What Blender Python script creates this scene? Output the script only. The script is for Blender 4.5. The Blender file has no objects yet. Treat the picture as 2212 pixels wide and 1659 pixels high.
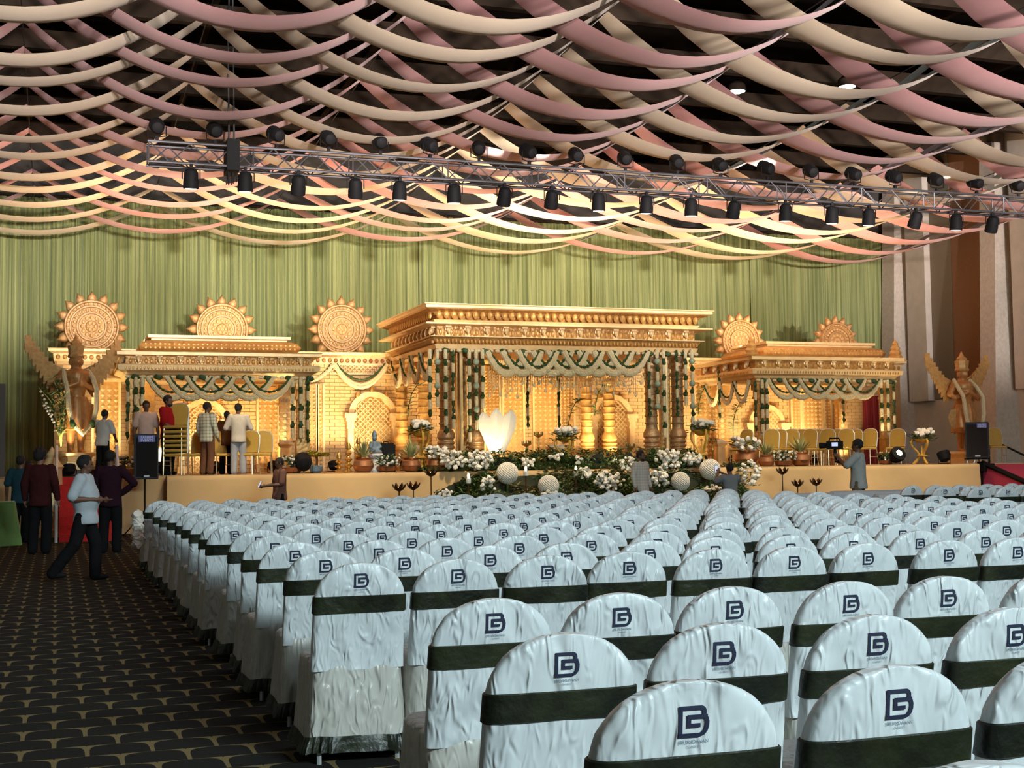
import bpy, math, random
from mathutils import Vector, Matrix, noise
S=bpy.context.scene; COL=S.collection; PI=math.pi
RND=random.Random(7)
# ---------------------------------------------------------------- camera (metres; X along the stage, Y towards it, Z up)
FPX=2850.0; YAW=math.radians(19.07); PIT=math.atan(167/2850); ROL=-0.0125; EYE=Vector((0,0,1.5))
FW=Vector((math.sin(YAW)*math.cos(PIT),math.cos(YAW)*math.cos(PIT),math.sin(PIT)))
_r=Vector((math.cos(YAW),-math.sin(YAW),0)); _u=_r.cross(FW)
RT=_r*math.cos(ROL)+_u*math.sin(ROL); UP=RT.cross(FW)
cd=bpy.data.cameras.new('camera'); cam=bpy.data.objects.new('camera',cd); COL.objects.link(cam)
cd.sensor_width=36; cd.lens=36*FPX/2212; cd.clip_start=.05; cd.clip_end=300
cam.matrix_world=Matrix(((RT.x,UP.x,-FW.x,EYE.x),(RT.y,UP.y,-FW.y,EYE.y),(RT.z,UP.z,-FW.z,EYE.z),(0,0,0,1)))
S.camera=cam
def _ray(px,py): return FW+RT*((px-1106)/FPX)-UP*((py-829.5)/FPX)
def at(px,py,Y): d=_ray(px,py); return EYE+d*(Y/d.y)       # measured point on the plane at depth Y
def ground(px,py,Z=0): d=_ray(px,py); return EYE+d*((Z-EYE.z)/d.z)
# ---------------------------------------------------------------- world, hall lights, exposure
w=bpy.data.worlds.new('hall_air'); S.world=w; w.use_nodes=True
bg=w.node_tree.nodes['Background']; bg.inputs[0].default_value=(.50,.47,.45,1); bg.inputs[1].default_value=.035
S.view_settings.view_transform='Standard'; S.view_settings.look='None'; S.view_settings.exposure=0; S.view_settings.gamma=1
S.view_settings.use_curve_mapping=False
def area(name,loc,target,sx,sy,power,col):
    l=bpy.data.lights.new(name,'AREA'); l.shape='RECTANGLE'; l.size=sx; l.size_y=sy; l.energy=power; l.color=col
    o=bpy.data.objects.new(name,l); COL.objects.link(o); o.location=loc
    o.rotation_euler=(Vector(target)-Vector(loc)).to_track_quat('-Z','Y').to_euler(); return o
def spot(name,loc,target,power,col,ang=60,blend=.6,r=.08):
    l=bpy.data.lights.new(name,'SPOT'); l.energy=power; l.color=col; l.spot_size=math.radians(ang); l.spot_blend=blend; l.shadow_soft_size=r
    o=bpy.data.objects.new(name,l); COL.objects.link(o); o.location=loc
    o.rotation_euler=(Vector(target)-Vector(loc)).to_track_quat('-Z','Y').to_euler(); return o
# house lights of the hall, hung under the roof behind the photographer; added fills follow
area('house_light_rear',(9,-9,8.5),(7,11,.6),8,1.2,3800,(.75,.95,.99))
area('house_light_roof',(8,9,11.8),(8,9,0),10,6,420,(.95,.95,1.0))
for x_ in (-3,3,9,15,21,27): spot('drape_fill_rear',(x_*.6+2,-12,4.0),(x_,27,9.9),66000,(1.0,.85,.81),19,.5,.3)   # added unseen fills behind the camera, aimed up to brighten the drapes
area('wall_fill_right',(25,20,11.4),(29.3,36,4),4,1,520,(1.0,.90,.76))  # added fill out of view, brightens the right wall
for n_,x_,z_,y_ in (('left',4,4.7,34.3),('centre',12.6,5.9,34.0),('right',20.9,5.0,34.8)):
    area('drape_fill_'+n_,(x_,y_,z_),(x_,y_+1.0,9.5),4.5,1.2,560,(1.0,.66,.40))    # added unseen warm fills above the pavilion roofs, to brighten the drapes
# ---------------------------------------------------------------- materials
MATS={}
def M(name,col,rough=.6,metal=0,col2=None,ns=4,detail=3,bump=0,bs=30,bkind='noise',stretch=None,spec=.5,emit=None,es=0,trans=0,alpha=None,rand=False,sheen=0,bdist=None):
    if name in MATS: return MATS[name]
    m=bpy.data.materials.new(name); m.use_nodes=True; nt=m.node_tree; N=nt.nodes; L=nt.links
    b=N['Principled BSDF']; b.inputs['Base Color'].default_value=(*col,1); b.inputs['Roughness'].default_value=rough; b.inputs['Metallic'].default_value=metal
    b.inputs['Specular IOR Level'].default_value=spec
    if sheen: b.inputs['Sheen Weight'].default_value=sheen
    if emit: b.inputs['Emission Color'].default_value=(*emit,1); b.inputs['Emission Strength'].default_value=es
    if trans: b.inputs['Transmission Weight'].default_value=trans
    if alpha is not None: b.inputs['Alpha'].default_value=alpha
    tc=N.new('ShaderNodeTexCoord'); vec=tc.outputs['Object']
    if rand:
        oi=N.new('ShaderNodeObjectInfo'); ml=N.new('ShaderNodeVectorMath'); ml.operation='SCALE'; cmb=N.new('ShaderNodeCombineXYZ')
        for i in range(3): L.new(oi.outputs['Random'],cmb.inputs[i])
        L.new(cmb.outputs[0],ml.inputs[0]); ml.inputs['Scale'].default_value=37
        ad=N.new('ShaderNodeVectorMath'); L.new(vec,ad.inputs[0]); L.new(ml.outputs[0],ad.inputs[1]); vec=ad.outputs[0]
    if stretch:
        mp=N.new('ShaderNodeMapping'); mp.inputs['Scale'].default_value=stretch; L.new(vec,mp.inputs[0]); vec=mp.outputs[0]
    if col2:
        n=N.new('ShaderNodeTexNoise'); n.inputs['Scale'].default_value=ns; n.inputs['Detail'].default_value=detail; L.new(vec,n.inputs['Vector'])
        cr=N.new('ShaderNodeValToRGB'); cr.color_ramp.elements[0].color=(*col,1); cr.color_ramp.elements[1].color=(*col2,1)
        cr.color_ramp.elements[0].position=.35; cr.color_ramp.elements[1].position=.65
        L.new(n.outputs['Fac'],cr.inputs[0]); L.new(cr.outputs[0],b.inputs['Base Color'])
    if bump:
        if bkind=='noise':
            t=N.new('ShaderNodeTexNoise'); t.inputs['Scale'].default_value=bs; t.inputs['Detail'].default_value=4; o=t.outputs['Fac']
        elif bkind=='crease':
            t=N.new('ShaderNodeTexNoise'); t.noise_type='RIDGED_MULTIFRACTAL'; t.inputs['Scale'].default_value=bs; t.inputs['Detail'].default_value=3; t.inputs['Distortion'].default_value=.6; o=t.outputs['Fac']
        else:
            t=N.new('ShaderNodeTexVoronoi'); t.inputs['Scale'].default_value=bs; t.feature='SMOOTH_F1'; o=t.outputs['Distance']
        L.new(vec,t.inputs['Vector'])
        bp=N.new('ShaderNodeBump'); bp.inputs['Strength'].default_value=min(1,bump*2); bp.inputs['Distance'].default_value=bdist or .02*bump
        if bkind=='voronoi': bp.invert=True
        L.new(o,bp.inputs['Height']); L.new(bp.outputs[0],b.inputs['Normal'])
    MATS[name]=m; return m
# ---------------------------------------------------------------- mesh builder
OFF={}
class MB:
    def __init__(s): s.v=[]; s.f=[]
    def add(s,v,f):
        o=len(s.v); s.v+=[tuple(p) for p in v]; s.f+=[tuple(i+o for i in q) for q in f]; return s
    def box(s,x0,x1,y0,y1,z0,z1):
        return s.add([(x0,y0,z0),(x1,y0,z0),(x1,y1,z0),(x0,y1,z0),(x0,y0,z1),(x1,y0,z1),(x1,y1,z1),(x0,y1,z1)],
            [(3,2,1,0),(4,5,6,7),(0,1,5,4),(1,2,6,5),(2,3,7,6),(3,0,4,7)])
    def loft(s,loops,closed=True,cap0=True,cap1=True):
        n=len(loops[0]); o=len(s.v)
        for l in loops: s.v+=[tuple(p) for p in l]
        for i in range(len(loops)-1):
            for j in range(n if closed else n-1):
                a=o+i*n+j; b=o+i*n+(j+1)%n; s.f.append((a,b,b+n,a+n))
        if closed and cap0: s.f.append(tuple(o+j for j in reversed(range(n))))
        if closed and cap1: s.f.append(tuple(o+(len(loops)-1)*n+j for j in range(n)))
        return s
    def tube(s,pts,r,n=8,cap=True,flat=1):
        P=[Vector(p) for p in pts]; K=len(P); R=r if isinstance(r,(list,tuple)) else [r]*K
        t0=(P[1]-P[0]).normalized(); a=Vector((0,0,1)) if abs(t0.z)<.9 else Vector((1,0,0)); nx=t0.cross(a).normalized()
        loops=[]
        for i in range(K):
            t=(P[min(i+1,K-1)]-P[max(i-1,0)]).normalized(); nx=(nx-t*nx.dot(t)).normalized(); ny=t.cross(nx)
            loops.append([P[i]+(nx*math.cos(2*PI*j/n)+ny*math.sin(2*PI*j/n)*flat)*R[i] for j in range(n)])
        return s.loft(loops,True,cap,cap)
    def lathe(s,prof,c=(0,0,0),n=16,flute=0,fa=0,sq=0):
        loops=[]
        for r,z in prof:
            l=[]
            for j in range(n):
                a=2*PI*j/n; q=r*(1+fa*math.cos(flute*a))
                if sq: q*=1/max(abs(math.cos(a)),abs(math.sin(a)))**sq
                l.append((c[0]+q*math.cos(a),c[1]+q*math.sin(a),c[2]+z))
            loops.append(l)
        return s.loft(loops)
    def ball(s,c,r,n=8,m=6,jit=0,seed=0):
        R=r if isinstance(r,(tuple,list)) else (r,r,r); o=len(s.v)
        for i in range(1,m):
            th=PI*i/m
            for j in range(n):
                a=2*PI*j/n; k=1+(jit*noise.noise(Vector((math.cos(a)*math.sin(th)*3+seed,math.sin(a)*math.sin(th)*3,math.cos(th)*3+seed))) if jit else 0)
                s.v.append((c[0]+R[0]*k*math.sin(th)*math.cos(a),c[1]+R[1]*k*math.sin(th)*math.sin(a),c[2]+R[2]*k*math.cos(th)))
        t=len(s.v); s.v.append((c[0],c[1],c[2]+R[2])); s.v.append((c[0],c[1],c[2]-R[2]))
        for i in range(m-2):
            for j in range(n):
                a=o+i*n+j; b=o+i*n+(j+1)%n; s.f.append((a,a+n,b+n,b))
        for j in range(n):
            s.f.append((t,o+j,o+(j+1)%n)); e=o+(m-2)*n; s.f.append((t+1,e+(j+1)%n,e+j))
        return s
    def prism(s,poly,y0,y1):               # polygon in x,z pushed along y
        n=len(poly); o=len(s.v)
        s.v+=[(p[0],y0,p[1]) for p in poly]+[(p[0],y1,p[1]) for p in poly]
        s.f.append(tuple(o+i for i in range(n))); s.f.append(tuple(o+n+i for i in reversed(range(n))))
        for i in range(n):
            j=(i+1)%n; s.f.append((o+j,o+i,o+n+i,o+n+j))
        return s
    def strip(s,a,b):                      # ribbon between two polylines
        o=len(s.v); n=len(a); s.v+=[tuple(p) for p in a]+[tuple(p) for p in b]
        for i in range(n-1): s.f.append((o+i,o+i+1,o+n+i+1,o+n+i))
        return s
    def xf(s,M4,i0=0):
        for i in range(i0,len(s.v)): s.v[i]=tuple(M4@Vector(s.v[i]))
        return s
    def mesh(s,name,mat,off=None,sharp=35):
        me=bpy.data.meshes.new(name)
        v=s.v if not off else [(p[0]-off[0],p[1]-off[1],p[2]-off[2]) for p in s.v]
        me.from_pydata(v,[],s.f); me.update()
        if sharp:
            me.polygons.foreach_set('use_smooth',[True]*len(me.polygons)); me.set_sharp_from_angle(angle=math.radians(sharp))
        if mat: me.materials.append(mat)
        return me
    def build(s,name,mat,parent=None,sharp=35):
        off=OFF.get(parent) if parent else None
        o=bpy.data.objects.new(name,s.mesh(name,mat,off,sharp)); COL.objects.link(o)
        if parent: o.parent=parent; OFF[o]=off
        return o
def tag(o,label,cat,group=None,kind=None):
    o['label']=label; o['category']=cat
    if group: o['group']=group
    if kind: o['kind']=kind
    return o
def thing(name,label,cat,loc=(0,0,0),group=None):
    o=bpy.data.objects.new(name,None); COL.objects.link(o); o.location=loc; o.empty_display_size=.1; OFF[o]=Vector(loc)
    return tag(o,label,cat,group)
def struct(o): o['kind']='structure'; return o
def copy_tree(o,loc=None,rz=None,label=None,scale=None,parent=None,rot=None):
    c=o.copy(); COL.objects.link(c)
    if parent: c.parent=parent
    if loc is not None: c.location=loc
    if rz is not None: c.rotation_euler=(0,0,rz)
    if rot is not None: c.rotation_euler=rot
    if scale is not None: c.scale=(scale,)*3 if not isinstance(scale,tuple) else scale
    if label: c['label']=label
    for ch in o.children: copy_tree(ch,parent=c)
    return c
def place(name,me,parent,loc=(0,0,0),rot=(0,0,0),scale=(1,1,1)):   # a part sharing mesh data
    o=bpy.data.objects.new(name,me); COL.objects.link(o); o.parent=parent
    off=OFF.get(parent,Vector((0,0,0))); o.location=Vector(loc)-off; o.rotation_euler=rot; o.scale=scale; return o
ORD=['','first','second','third','fourth','fifth','sixth','seventh','eighth','ninth','tenth','eleventh','twelfth','thirteenth','fourteenth','fifteenth','sixteenth','seventeenth','eighteenth','nineteenth','twentieth','twenty-first','twenty-second']
def text_mesh(s,size,align='CENTER'):
    cu=bpy.data.curves.new('lettering','FONT'); cu.body=s; cu.size=size; cu.align_x=align; cu.resolution_u=2
    o=bpy.data.objects.new('lettering',cu); COL.objects.link(o); dg=bpy.context.evaluated_depsgraph_get()
    me=bpy.data.meshes.new_from_object(o.evaluated_get(dg)); v=[tuple(p.co) for p in me.vertices]; f=[tuple(p.vertices) for p in me.polygons]
    bpy.data.objects.remove(o); bpy.data.curves.remove(cu); bpy.data.meshes.remove(me); return v,f
# ================================================================ the hall
SY=30.0; SZ=1.28                       # stage front and stage floor
def carpet():
    m=bpy.data.materials.new('patterned_carpet'); m.use_nodes=True; nt=m.node_tree; N=nt.nodes; L=nt.links; b=N['Principled BSDF']
    b.inputs['Roughness'].default_value=.95; b.inputs['Specular IOR Level'].default_value=.1
    tc=N.new('ShaderNodeTexCoord'); sp=N.new('ShaderNodeSeparateXYZ'); L.new(tc.outputs['Object'],sp.inputs[0])
    def ma(op,a,c=None,d=None):
        n=N.new('ShaderNodeMath'); n.operation=op
        for i,q in enumerate((a,c,d)):
            if q is None: continue
            if isinstance(q,(int,float)): n.inputs[i].default_value=q
            else: L.new(q,n.inputs[i])
        return n.outputs[0]
    v=ma('DIVIDE',sp.outputs['Y'],.27); row=ma('FLOOR',v); fv=ma('FRACT',v)
    odd=ma('MULTIPLY',ma('FLOORED_MODULO',row,2.0),.5)
    fu=ma('ABSOLUTE',ma('SUBTRACT',ma('FRACT',ma('ADD',ma('DIVIDE',sp.outputs['X'],.33),odd)),.5))
    g=ma('ADD',ma('POWER',ma('MULTIPLY',fu,2.0),12.0),ma('POWER',fv,4.0))
    d=ma('ABSOLUTE',ma('SUBTRACT',g,1.0))
    line=ma('LESS_THAN',d,ma('MULTIPLY_ADD',ma('POWER',fu,2.0),2.6,.025))
    nz=N.new('ShaderNodeTexNoise'); nz.inputs['Scale'].default_value=60; L.new(tc.outputs['Object'],nz.inputs['Vector'])
    mx=N.new('ShaderNodeMix'); mx.data_type='RGBA'; mx.inputs['A'].default_value=(.024,.023,.020,1); mx.inputs['B'].default_value=(.26,.19,.085,1); L.new(line,mx.inputs[0])
    m2=N.new('ShaderNodeMix'); m2.data_type='RGBA'; m2.blend_type='MULTIPLY'; m2.inputs[0].default_value=.5; L.new(mx.outputs[2],m2.inputs[6]); L.new(nz.outputs['Fac'],m2.inputs[7])
    L.new(m2.outputs[2],b.inputs['Base Color']); return m
XL,XR,YB=-9.0,29.3,41.6
struct(MB().box(XL,XR,-14,YB,-.1,0).build('floor',carpet(),sharp=0))
struct(MB().box(XL,XR,-14,YB,12.6,12.8).build('ceiling',M('dark_roof_sheet',(.007,.0065,.006),.95,spec=0),sharp=0))
WALLM=M('grey_wall_panel',(.50,.46,.40),.85,col2=(.45,.42,.36),ns=3,bump=.3,bs=60)
struct(MB().box(XL,XR,YB,YB+.2,0,12.7).build('wall_back',M('dark_wall',(.05,.045,.04),.9),sharp=0))
struct(MB().box(XL-.2,XL,-14,YB,0,12.7).build('wall_left',WALLM,sharp=0))
struct(MB().box(XL,XR,-14.2,-14,0,12.7).build('wall_rear',WALLM,sharp=0))
wr=struct(MB().box(XR,XR+.3,-14,YB,0,12.7).build('wall_right',M('beige_wall',(.55,.49,.40),.85,col2=(.50,.44,.36),ns=2),sharp=0))
# acoustic panels and raking concrete ribs on the right wall (their lower edge is about 3.7 m up)
CONC=M('rough_concrete',(.50,.45,.38),.9,col2=(.42,.38,.32),ns=9,bump=.5,bs=70)
BRN=M('brown_acoustic_panel',(.24,.12,.065),.9,col2=(.21,.105,.058),ns=30)
DRK=M('olive_acoustic_panel',(.19,.155,.11),.9,col2=(.17,.14,.10),ns=30)
for (y0,y1,mt,zb,dx) in ((39.05,40.15,WALLM,3.45,.30),(37.9,39.05,DRK,3.5,.06),(36.15,37.9,BRN,3.5,.05),(32.2,34.6,WALLM,3.6,.30),(30.2,32.2,DRK,3.6,.06)):
    MB().box(XR-dx,XR,y0+.01,y1-.01,zb,12).build('acoustic_panel',mt,wr,sharp=0)
for yb in (40.2,34.75,29.3):
    MB().loft([[(XR-1.05,yb,0),(XR+.1,yb,0),(XR+.1,yb+.75,0),(XR-1.05,yb+.75,0)],[(XR-.35,yb+.35,12.6),(XR+.1,yb+.35,12.6),(XR+.1,yb+1.1,12.6),(XR-.35,yb+1.1,12.6)]]).build('concrete_rib',CONC,wr,sharp=0)
# roof steel seen between the drapes
STEEL=M('brown_roof_steel',(.028,.020,.014),.9,spec=.05)
for i in range(11):
    y=12+i*2.9; struct(MB().box(XL,XR,y,y+.22,11.3,11.75).build('trim_%d'%(i+1),STEEL,sharp=0))
for i in range(9):
    x=-5+i*4.1; struct(MB().box(x,x+.16,8,YB,11.75,12.05).build('trim_%d'%(i+12),STEEL,sharp=0))
# ---------------------------------------------------------------- green backdrop curtain, in panels
def curtain_mat():
    m=M('green_curtain_cloth',(.115,.15,.048),.85,col2=(.275,.31,.125),ns=2,detail=6,stretch=(11,1,.10),sheen=.3); nt=m.node_tree; N=nt.nodes
    return m
CG=[curtain_mat(),M('green_curtain_cloth_dark',(.10,.135,.042),.85,col2=(.235,.27,.105),ns=2,detail=6,stretch=(13,1,.10),sheen=.3)]
CW=3.02; cx0=-4.0
for k in range(11):
    x0=cx0+k*CW; mb=MB(); n=150; rows=[]
    for zi,z in enumerate((.02,2.5,5,7.5,9.5)):
        l=[]
        for i in range(n+1):
            t=i/n; x=x0+t*(CW+.03); am=.045+.05*max(0,noise.noise(Vector((x*1.3,k*3.,0))))
            y=41.25+am*math.sin(x*21+3*noise.noise(Vector((x*2.3,k,z*.1))))+.03*math.sin(x*57+k)+.04*noise.noise(Vector((x*6,z*.25,k)))-(.05 if k%2 else 0)
            l.append((x+.03*noise.noise(Vector((x*3,z*.5,1))),y,z))
        rows.append(l)
    mb.loft(rows,closed=False)
    o=mb.build('green_curtain',CG[k%2],sharp=0)
    o.data.polygons.foreach_set('use_smooth',[True]*len(o.data.polygons))
    tag(o,'%s pleated green backdrop curtain panel from the left behind the gold stage set'%ORD[k+1],'curtain','green backdrop curtains')
rl=MB().tube([(cx0-.1,41.2,9.55),(29.25,41.2,9.55)],.05,8).build('curtain_rail',STEEL); tag(rl,'dark steel rail along the top of the green backdrop curtain','rail')
# ---------------------------------------------------------------- ceiling ribbons
XK=[-7.7,-4.2,-.65,2.6,6.1,9.7,13.35,17.3,21.4,25.3,28.9]
CRM=M('cream_drape_cloth',(.80,.68,.47),.75,col2=(.76,.64,.44),ns=2,sheen=.2); PNK=M('pink_drape_cloth',(.70,.36,.36),.75,col2=(.66,.33,.33),ns=2,sheen=.2)
def swag(k,row,Y):
    xa,xc,xb=XK[k-1],XK[k],XK[k+1]; r=random.Random(k*100+row)
    za=9.73-.0395*(Y-26.1)+r.uniform(-.03,.03); zl=8.2+r.uniform(-.07,.07); Yc=Y+r.uniform(-.06,.06); A=[];B=[];C=[]; n=22; tl=r.uniform(.0,.04); sk=r.uniform(-.15,.15)
    for i in range(n+1):
        t=i/n; s_=4*t*(1-t); x=xa+(xb-xa)*t; z=za-(za-zl)*s_; wd=(.50+.38*min(1,s_*1.6)**.7)/2
        A.append((x,Yc-wd+sk*s_,z-tl*s_)); B.append((x,Yc+wd+sk*s_,z+tl*s_)); C.append((x,Yc+sk*s_,z-.05*s_-.02))
    mb=MB(); mb.loft([A,C,B],closed=False)
    o=mb.build('drape_ribbon',PNK if k%2 else CRM,sharp=0); o.data.polygons.foreach_set('use_smooth',[True]*len(o.data.polygons))
    tag(o,'%s ceiling drape, %s line from the left, %s from the backdrop'%('dusty pink' if k%2 else 'cream',ORD[k],ORD[row+1]),'drape','pink ceiling drapes' if k%2 else 'cream ceiling drapes')
for k in range(1,10):
    for row in range(14):
        Y=39.4-1.87*row-(.93 if k%2 else 0)
        if XK[k-1]>.87*Y+2: continue
        swag(k,row,Y)
WIRE=M('black_cable',(.02,.02,.02),.6)
for j,x in enumerate(XK[:-1]):
    o=MB().tube([(x,14,10.22),(x,40.6,9.17)],.012,5).build('support_cable',WIRE); tag(o,'thin dark cable carrying the %s row of drape ends from the left'%ORD[j+1],'cable','drape cables')
# ---------------------------------------------------------------- lighting truss
ALU=M('dull_aluminium',(.17,.17,.185),.45,.8); BLK=M('black_lamp_housing',(.008,.008,.009),.7,spec=.2); LENS=M('lit_lamp_lens',(1,.95,.85),.3,emit=(1,.86,.62),es=9); DLENS=M('dark_lamp_lens',(.03,.03,.035),.15)
TY,TZ0,TZ1,TX0,TX1=26.0,7.36,7.76,1.62,25.6
tr=thing('lighting_truss','long silver box truss hung across the hall above the chairs','truss',(TX0,TY,TZ0))
for (y,z) in ((TY,TZ0),(TY,TZ1),(TY+.4,TZ0),(TY+.4,TZ1)): MB().tube([(TX0,y,z),(TX1,y,z)],.028,8).build('chord',ALU,tr)
dl=.40; seg=math.hypot(dl,TZ1-TZ0)
bm=MB().tube([(0,0,0),(dl,0,TZ1-TZ0)],.014,6).mesh('brace',ALU); bm2=MB().tube([(0,0,TZ1-TZ0),(dl,0,0)],.014,6).mesh('brace',ALU)
bb=MB().tube([(0,0,0),(dl,.4,0)],.012,6).mesh('brace',ALU); bb2=MB().tube([(0,.4,0),(dl,0,0)],.012,6).mesh('brace',ALU)
ve=MB().tube([(0,0,0),(0,0,TZ1-TZ0)],.016,6).mesh('upright',ALU)
n=int((TX1-TX0)/dl)
for i in range(n):
    x=TX0+.02+i*dl
    place('brace',bm if i%2 else bm2,tr,(x,TY,TZ0)); place('brace',bm2 if i%2 else bm,tr,(x,TY+.4,TZ0)); place('brace',bb if i%2 else bb2,tr,(x,TY,TZ0))
    if i%5==0: place('upright',ve,tr,(x,TY,TZ0)); place('upright',ve,tr,(x,TY+.4,TZ0))
def lamp_proto(lit,hang):
    """theatre lamp; local origin at its clamp, beam along +Y"""
    t=thing('stage_lamp','','stage lamp')
    d=-1 if hang else 1
    c=Vector((0,.02,d*.25))
    R=Matrix.Translation(c)@Matrix.Rotation(math.radians((-82 if lit else -64) if hang else 22),4,'X')@Matrix.Rotation(-PI/2,4,'X')
    MB().lathe([(.05,-.21),(.10,-.19),(.135,-.13),(.14,-.02),(.15,.05),(.15,.17),(.142,.18)],n=14).xf(R).build('housing',BLK,t)
    MB().lathe([(.13,.172),(.11,.186),(.0,.196)],n=14).xf(R).build('lens',LENS if lit else DLENS,t)
    MB().tube([(-.17,0,c.z),(-.17,0,d*.06),(0,0,d*.03),(.17,0,d*.06),(.17,0,c.z)],.013,5).build('yoke',BLK,t)
    MB().box(-.03,.03,-.03,.03,-.05,.05).build('clamp',BLK,t)
    return t
LO=[(413,385,1),(530,395,1),(645,405,0),(768,410,0),(864,415,1),(981,423,1),(1090,430,0),(1192,435,0),(1293,438,1),(1397,445,1),(1493,447,1),(1585,448,0),(1697,455,1),(1797,460,1),(1877,463,1),(1978,464,0),(2065,468,1),(2143,470,0)]
HI=[338,463,595,707,818,925,1030,1138,1240,1345,1457,1550,1650,1745,1838,1925,2015,2100,2190]
LAMPX=[]
plit=lamp_proto(1,1); pdark=lamp_proto(0,1); phi=lamp_proto(0,0); used=set()
for i,(px,py,lit) in enumerate(LO):
    p=at(px,py-18,TY); pr=plit if lit else pdark; lb='black theatre lamp %s under the truss, %s from its left end'%('with a glowing lens' if lit else 'with a dark lens',ORD[i+1])
    loc=(p.x,TY,TZ0-.06); LAMPX.append((p.x,lit))
    if pr not in used: used.add(pr); pr.location=loc; pr['label']=lb; o=pr
    else: o=copy_tree(pr,loc,RND.uniform(-.25,.25),lb)
    o['group']='lamps under the truss'
for i,px in enumerate(HI):
    p=at(px,300+px*.045,TY+.2); lb='black theatre lamp standing on top of the truss, %s from its left end'%ORD[i+1]; loc=(p.x,TY+.05,TZ1+.06)
    if i==0: phi.location=loc; phi['label']=lb; o=phi
    else: o=copy_tree(phi,loc,RND.uniform(-.3,.3),lb)
    o['group']='lamps on top of the truss'
h=thing('chain_hoist','black chain hoist with hanging cables clamped to the truss','hoist',(0,0,0))
p=at(503,350,TY); MB().box(p.x-.12,p.x+.12,TY-.12,TY+.5,TZ0-.1,TZ1+.12).build('motor_body',BLK,h,0)
for dx in (-.05,.05): MB().tube([(p.x+dx,TY+.2,TZ1+.1),(p.x+dx-.02,TY+.2,10),(p.x,TY+.2,12.6)],.02,5).build('chain',WIRE,h)
mb=MB()
for i in range(7):
    a=RND.uniform(-.1,.1); mb.tube([(p.x+a,TY+RND.uniform(-.05,.3),TZ0-.05),(p.x+a+RND.uniform(-.04,.04),TY+RND.uniform(-.05,.3),TZ0-RND.uniform(.2,.38))],.012,4)
mb.build('cable_tails',WIRE,h)
# roof lamps glimpsed between the drapes
for i,(px,py) in enumerate(((1578,313),(1592,196),(1830,186))):
    q=at(px,py,30+i*.5); d=(q-EYE); q=EYE+d*((11.2-EYE.z)/d.z)
    t=thing('roof_lamp','small white roof lamp glowing between the drapes, %s'%['above the middle of the truss','higher up right of centre','among pink drapes at right','near the right edge of the picture','near the top right of centre','at the top left corner'][i],'lamp',q,'roof lamps')
    MB().lathe([(.05,.3),(.22,.16),(.25,0),(.24,-.02)],q,12).build('shade',STEEL,t); MB().lathe([(.22,-.02),(.12,-.06),(.0,-.07)],q,12).build('bulb',M('roof_bulb',(1,1,1),.4,emit=(.9,.95,1),es=14 if i<2 else 3),t)
# light thrown by the lamps of the truss: on the backdrop, on the set, on the stage front; the upper row up into the drapes
for i,(x,lit) in enumerate(LAMPX):
    tgt,pw,an=(((x,41,6.9),2000,48),((x*1.02,34,2.4),420,50),((x*1.02,29.8,.9),1500,48))[i%3]
    spot('truss_beam',(x,TY+.3,TZ0-.55),tgt,pw,(1,.84,.58) if i%3 else (1,.90,.66),an,.9,.12)
for i in (6,7,12,16):
    x=LAMPX[min(i,17)][0]; spot('drape_beam',(x,TY+.2,TZ1+.45),(x+.9,TY+6.5,9.1),1500,(1,.92,.78),24,.4,.1)
# ================================================================ covered chairs
def satin(name,c,c2):
    m=M(name,c,.36,0,col2=c2,ns=3,bump=1,bs=5.5,bkind='crease',stretch=(1.5,1.5,.7),rand=True,sheen=.15,bdist=.035); nt=m.node_tree; N=nt.nodes; L=nt.links
    b1=[n for n in N if n.type=='BUMP'][0]; src=b1.inputs['Height'].links[0].from_node.inputs['Vector'].links[0].from_socket
    mp=N.new('ShaderNodeMapping'); mp.inputs['Rotation'].default_value=(.2,.75,.1); mp.inputs['Scale'].default_value=(1.5,1,1.1); L.new(src,mp.inputs[0])
    t=N.new('ShaderNodeTexNoise'); t.noise_type='RIDGED_MULTIFRACTAL'; t.inputs['Scale'].default_value=10; t.inputs['Detail'].default_value=5; t.inputs['Distortion'].default_value=1.2; L.new(mp.outputs[0],t.inputs['Vector'])
    b2=N.new('ShaderNodeBump'); b2.inputs['Strength'].default_value=1; b2.inputs['Distance'].default_value=.016; L.new(t.outputs['Fac'],b2.inputs['Height']); L.new(b1.outputs[0],b2.inputs['Normal']); L.new(b2.outputs[0],N['Principled BSDF'].inputs['Normal'])
    return m
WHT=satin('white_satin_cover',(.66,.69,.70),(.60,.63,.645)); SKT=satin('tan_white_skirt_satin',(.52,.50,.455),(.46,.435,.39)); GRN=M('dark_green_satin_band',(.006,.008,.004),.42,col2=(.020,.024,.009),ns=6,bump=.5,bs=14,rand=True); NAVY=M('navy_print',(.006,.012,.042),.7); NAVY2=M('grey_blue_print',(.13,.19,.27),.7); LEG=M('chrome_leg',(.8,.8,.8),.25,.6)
def stroke(mb,path,w,fn):
    P=[Vector((a,b)) for a,b in path]; A=[];B=[]
    for i,p in enumerate(P):
        d0=(p-P[i-1]).normalized() if i else None; d1=(P[i+1]-p).normalized() if i<len(P)-1 else None
        if d0 is None: n=Vector((-d1.y,d1.x)); k=1; 
        elif d1 is None: n=Vector((-d0.y,d0.x)); k=1
        else:
            n0=Vector((-d0.y,d0.x)); n1=Vector((-d1.y,d1.x)); n=(n0+n1).normalized(); k=1/max(.5,n.dot(n0))
        e=p-(d1*w*.5 if i==0 else Vector((0,0)))+(d0*w*.5 if i==len(P)-1 else Vector((0,0)))
        A.append(fn(*(e+n*w*.5*k))); B.append(fn(*(e-n*w*.5*k)))
    mb.strip(A,B)
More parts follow.
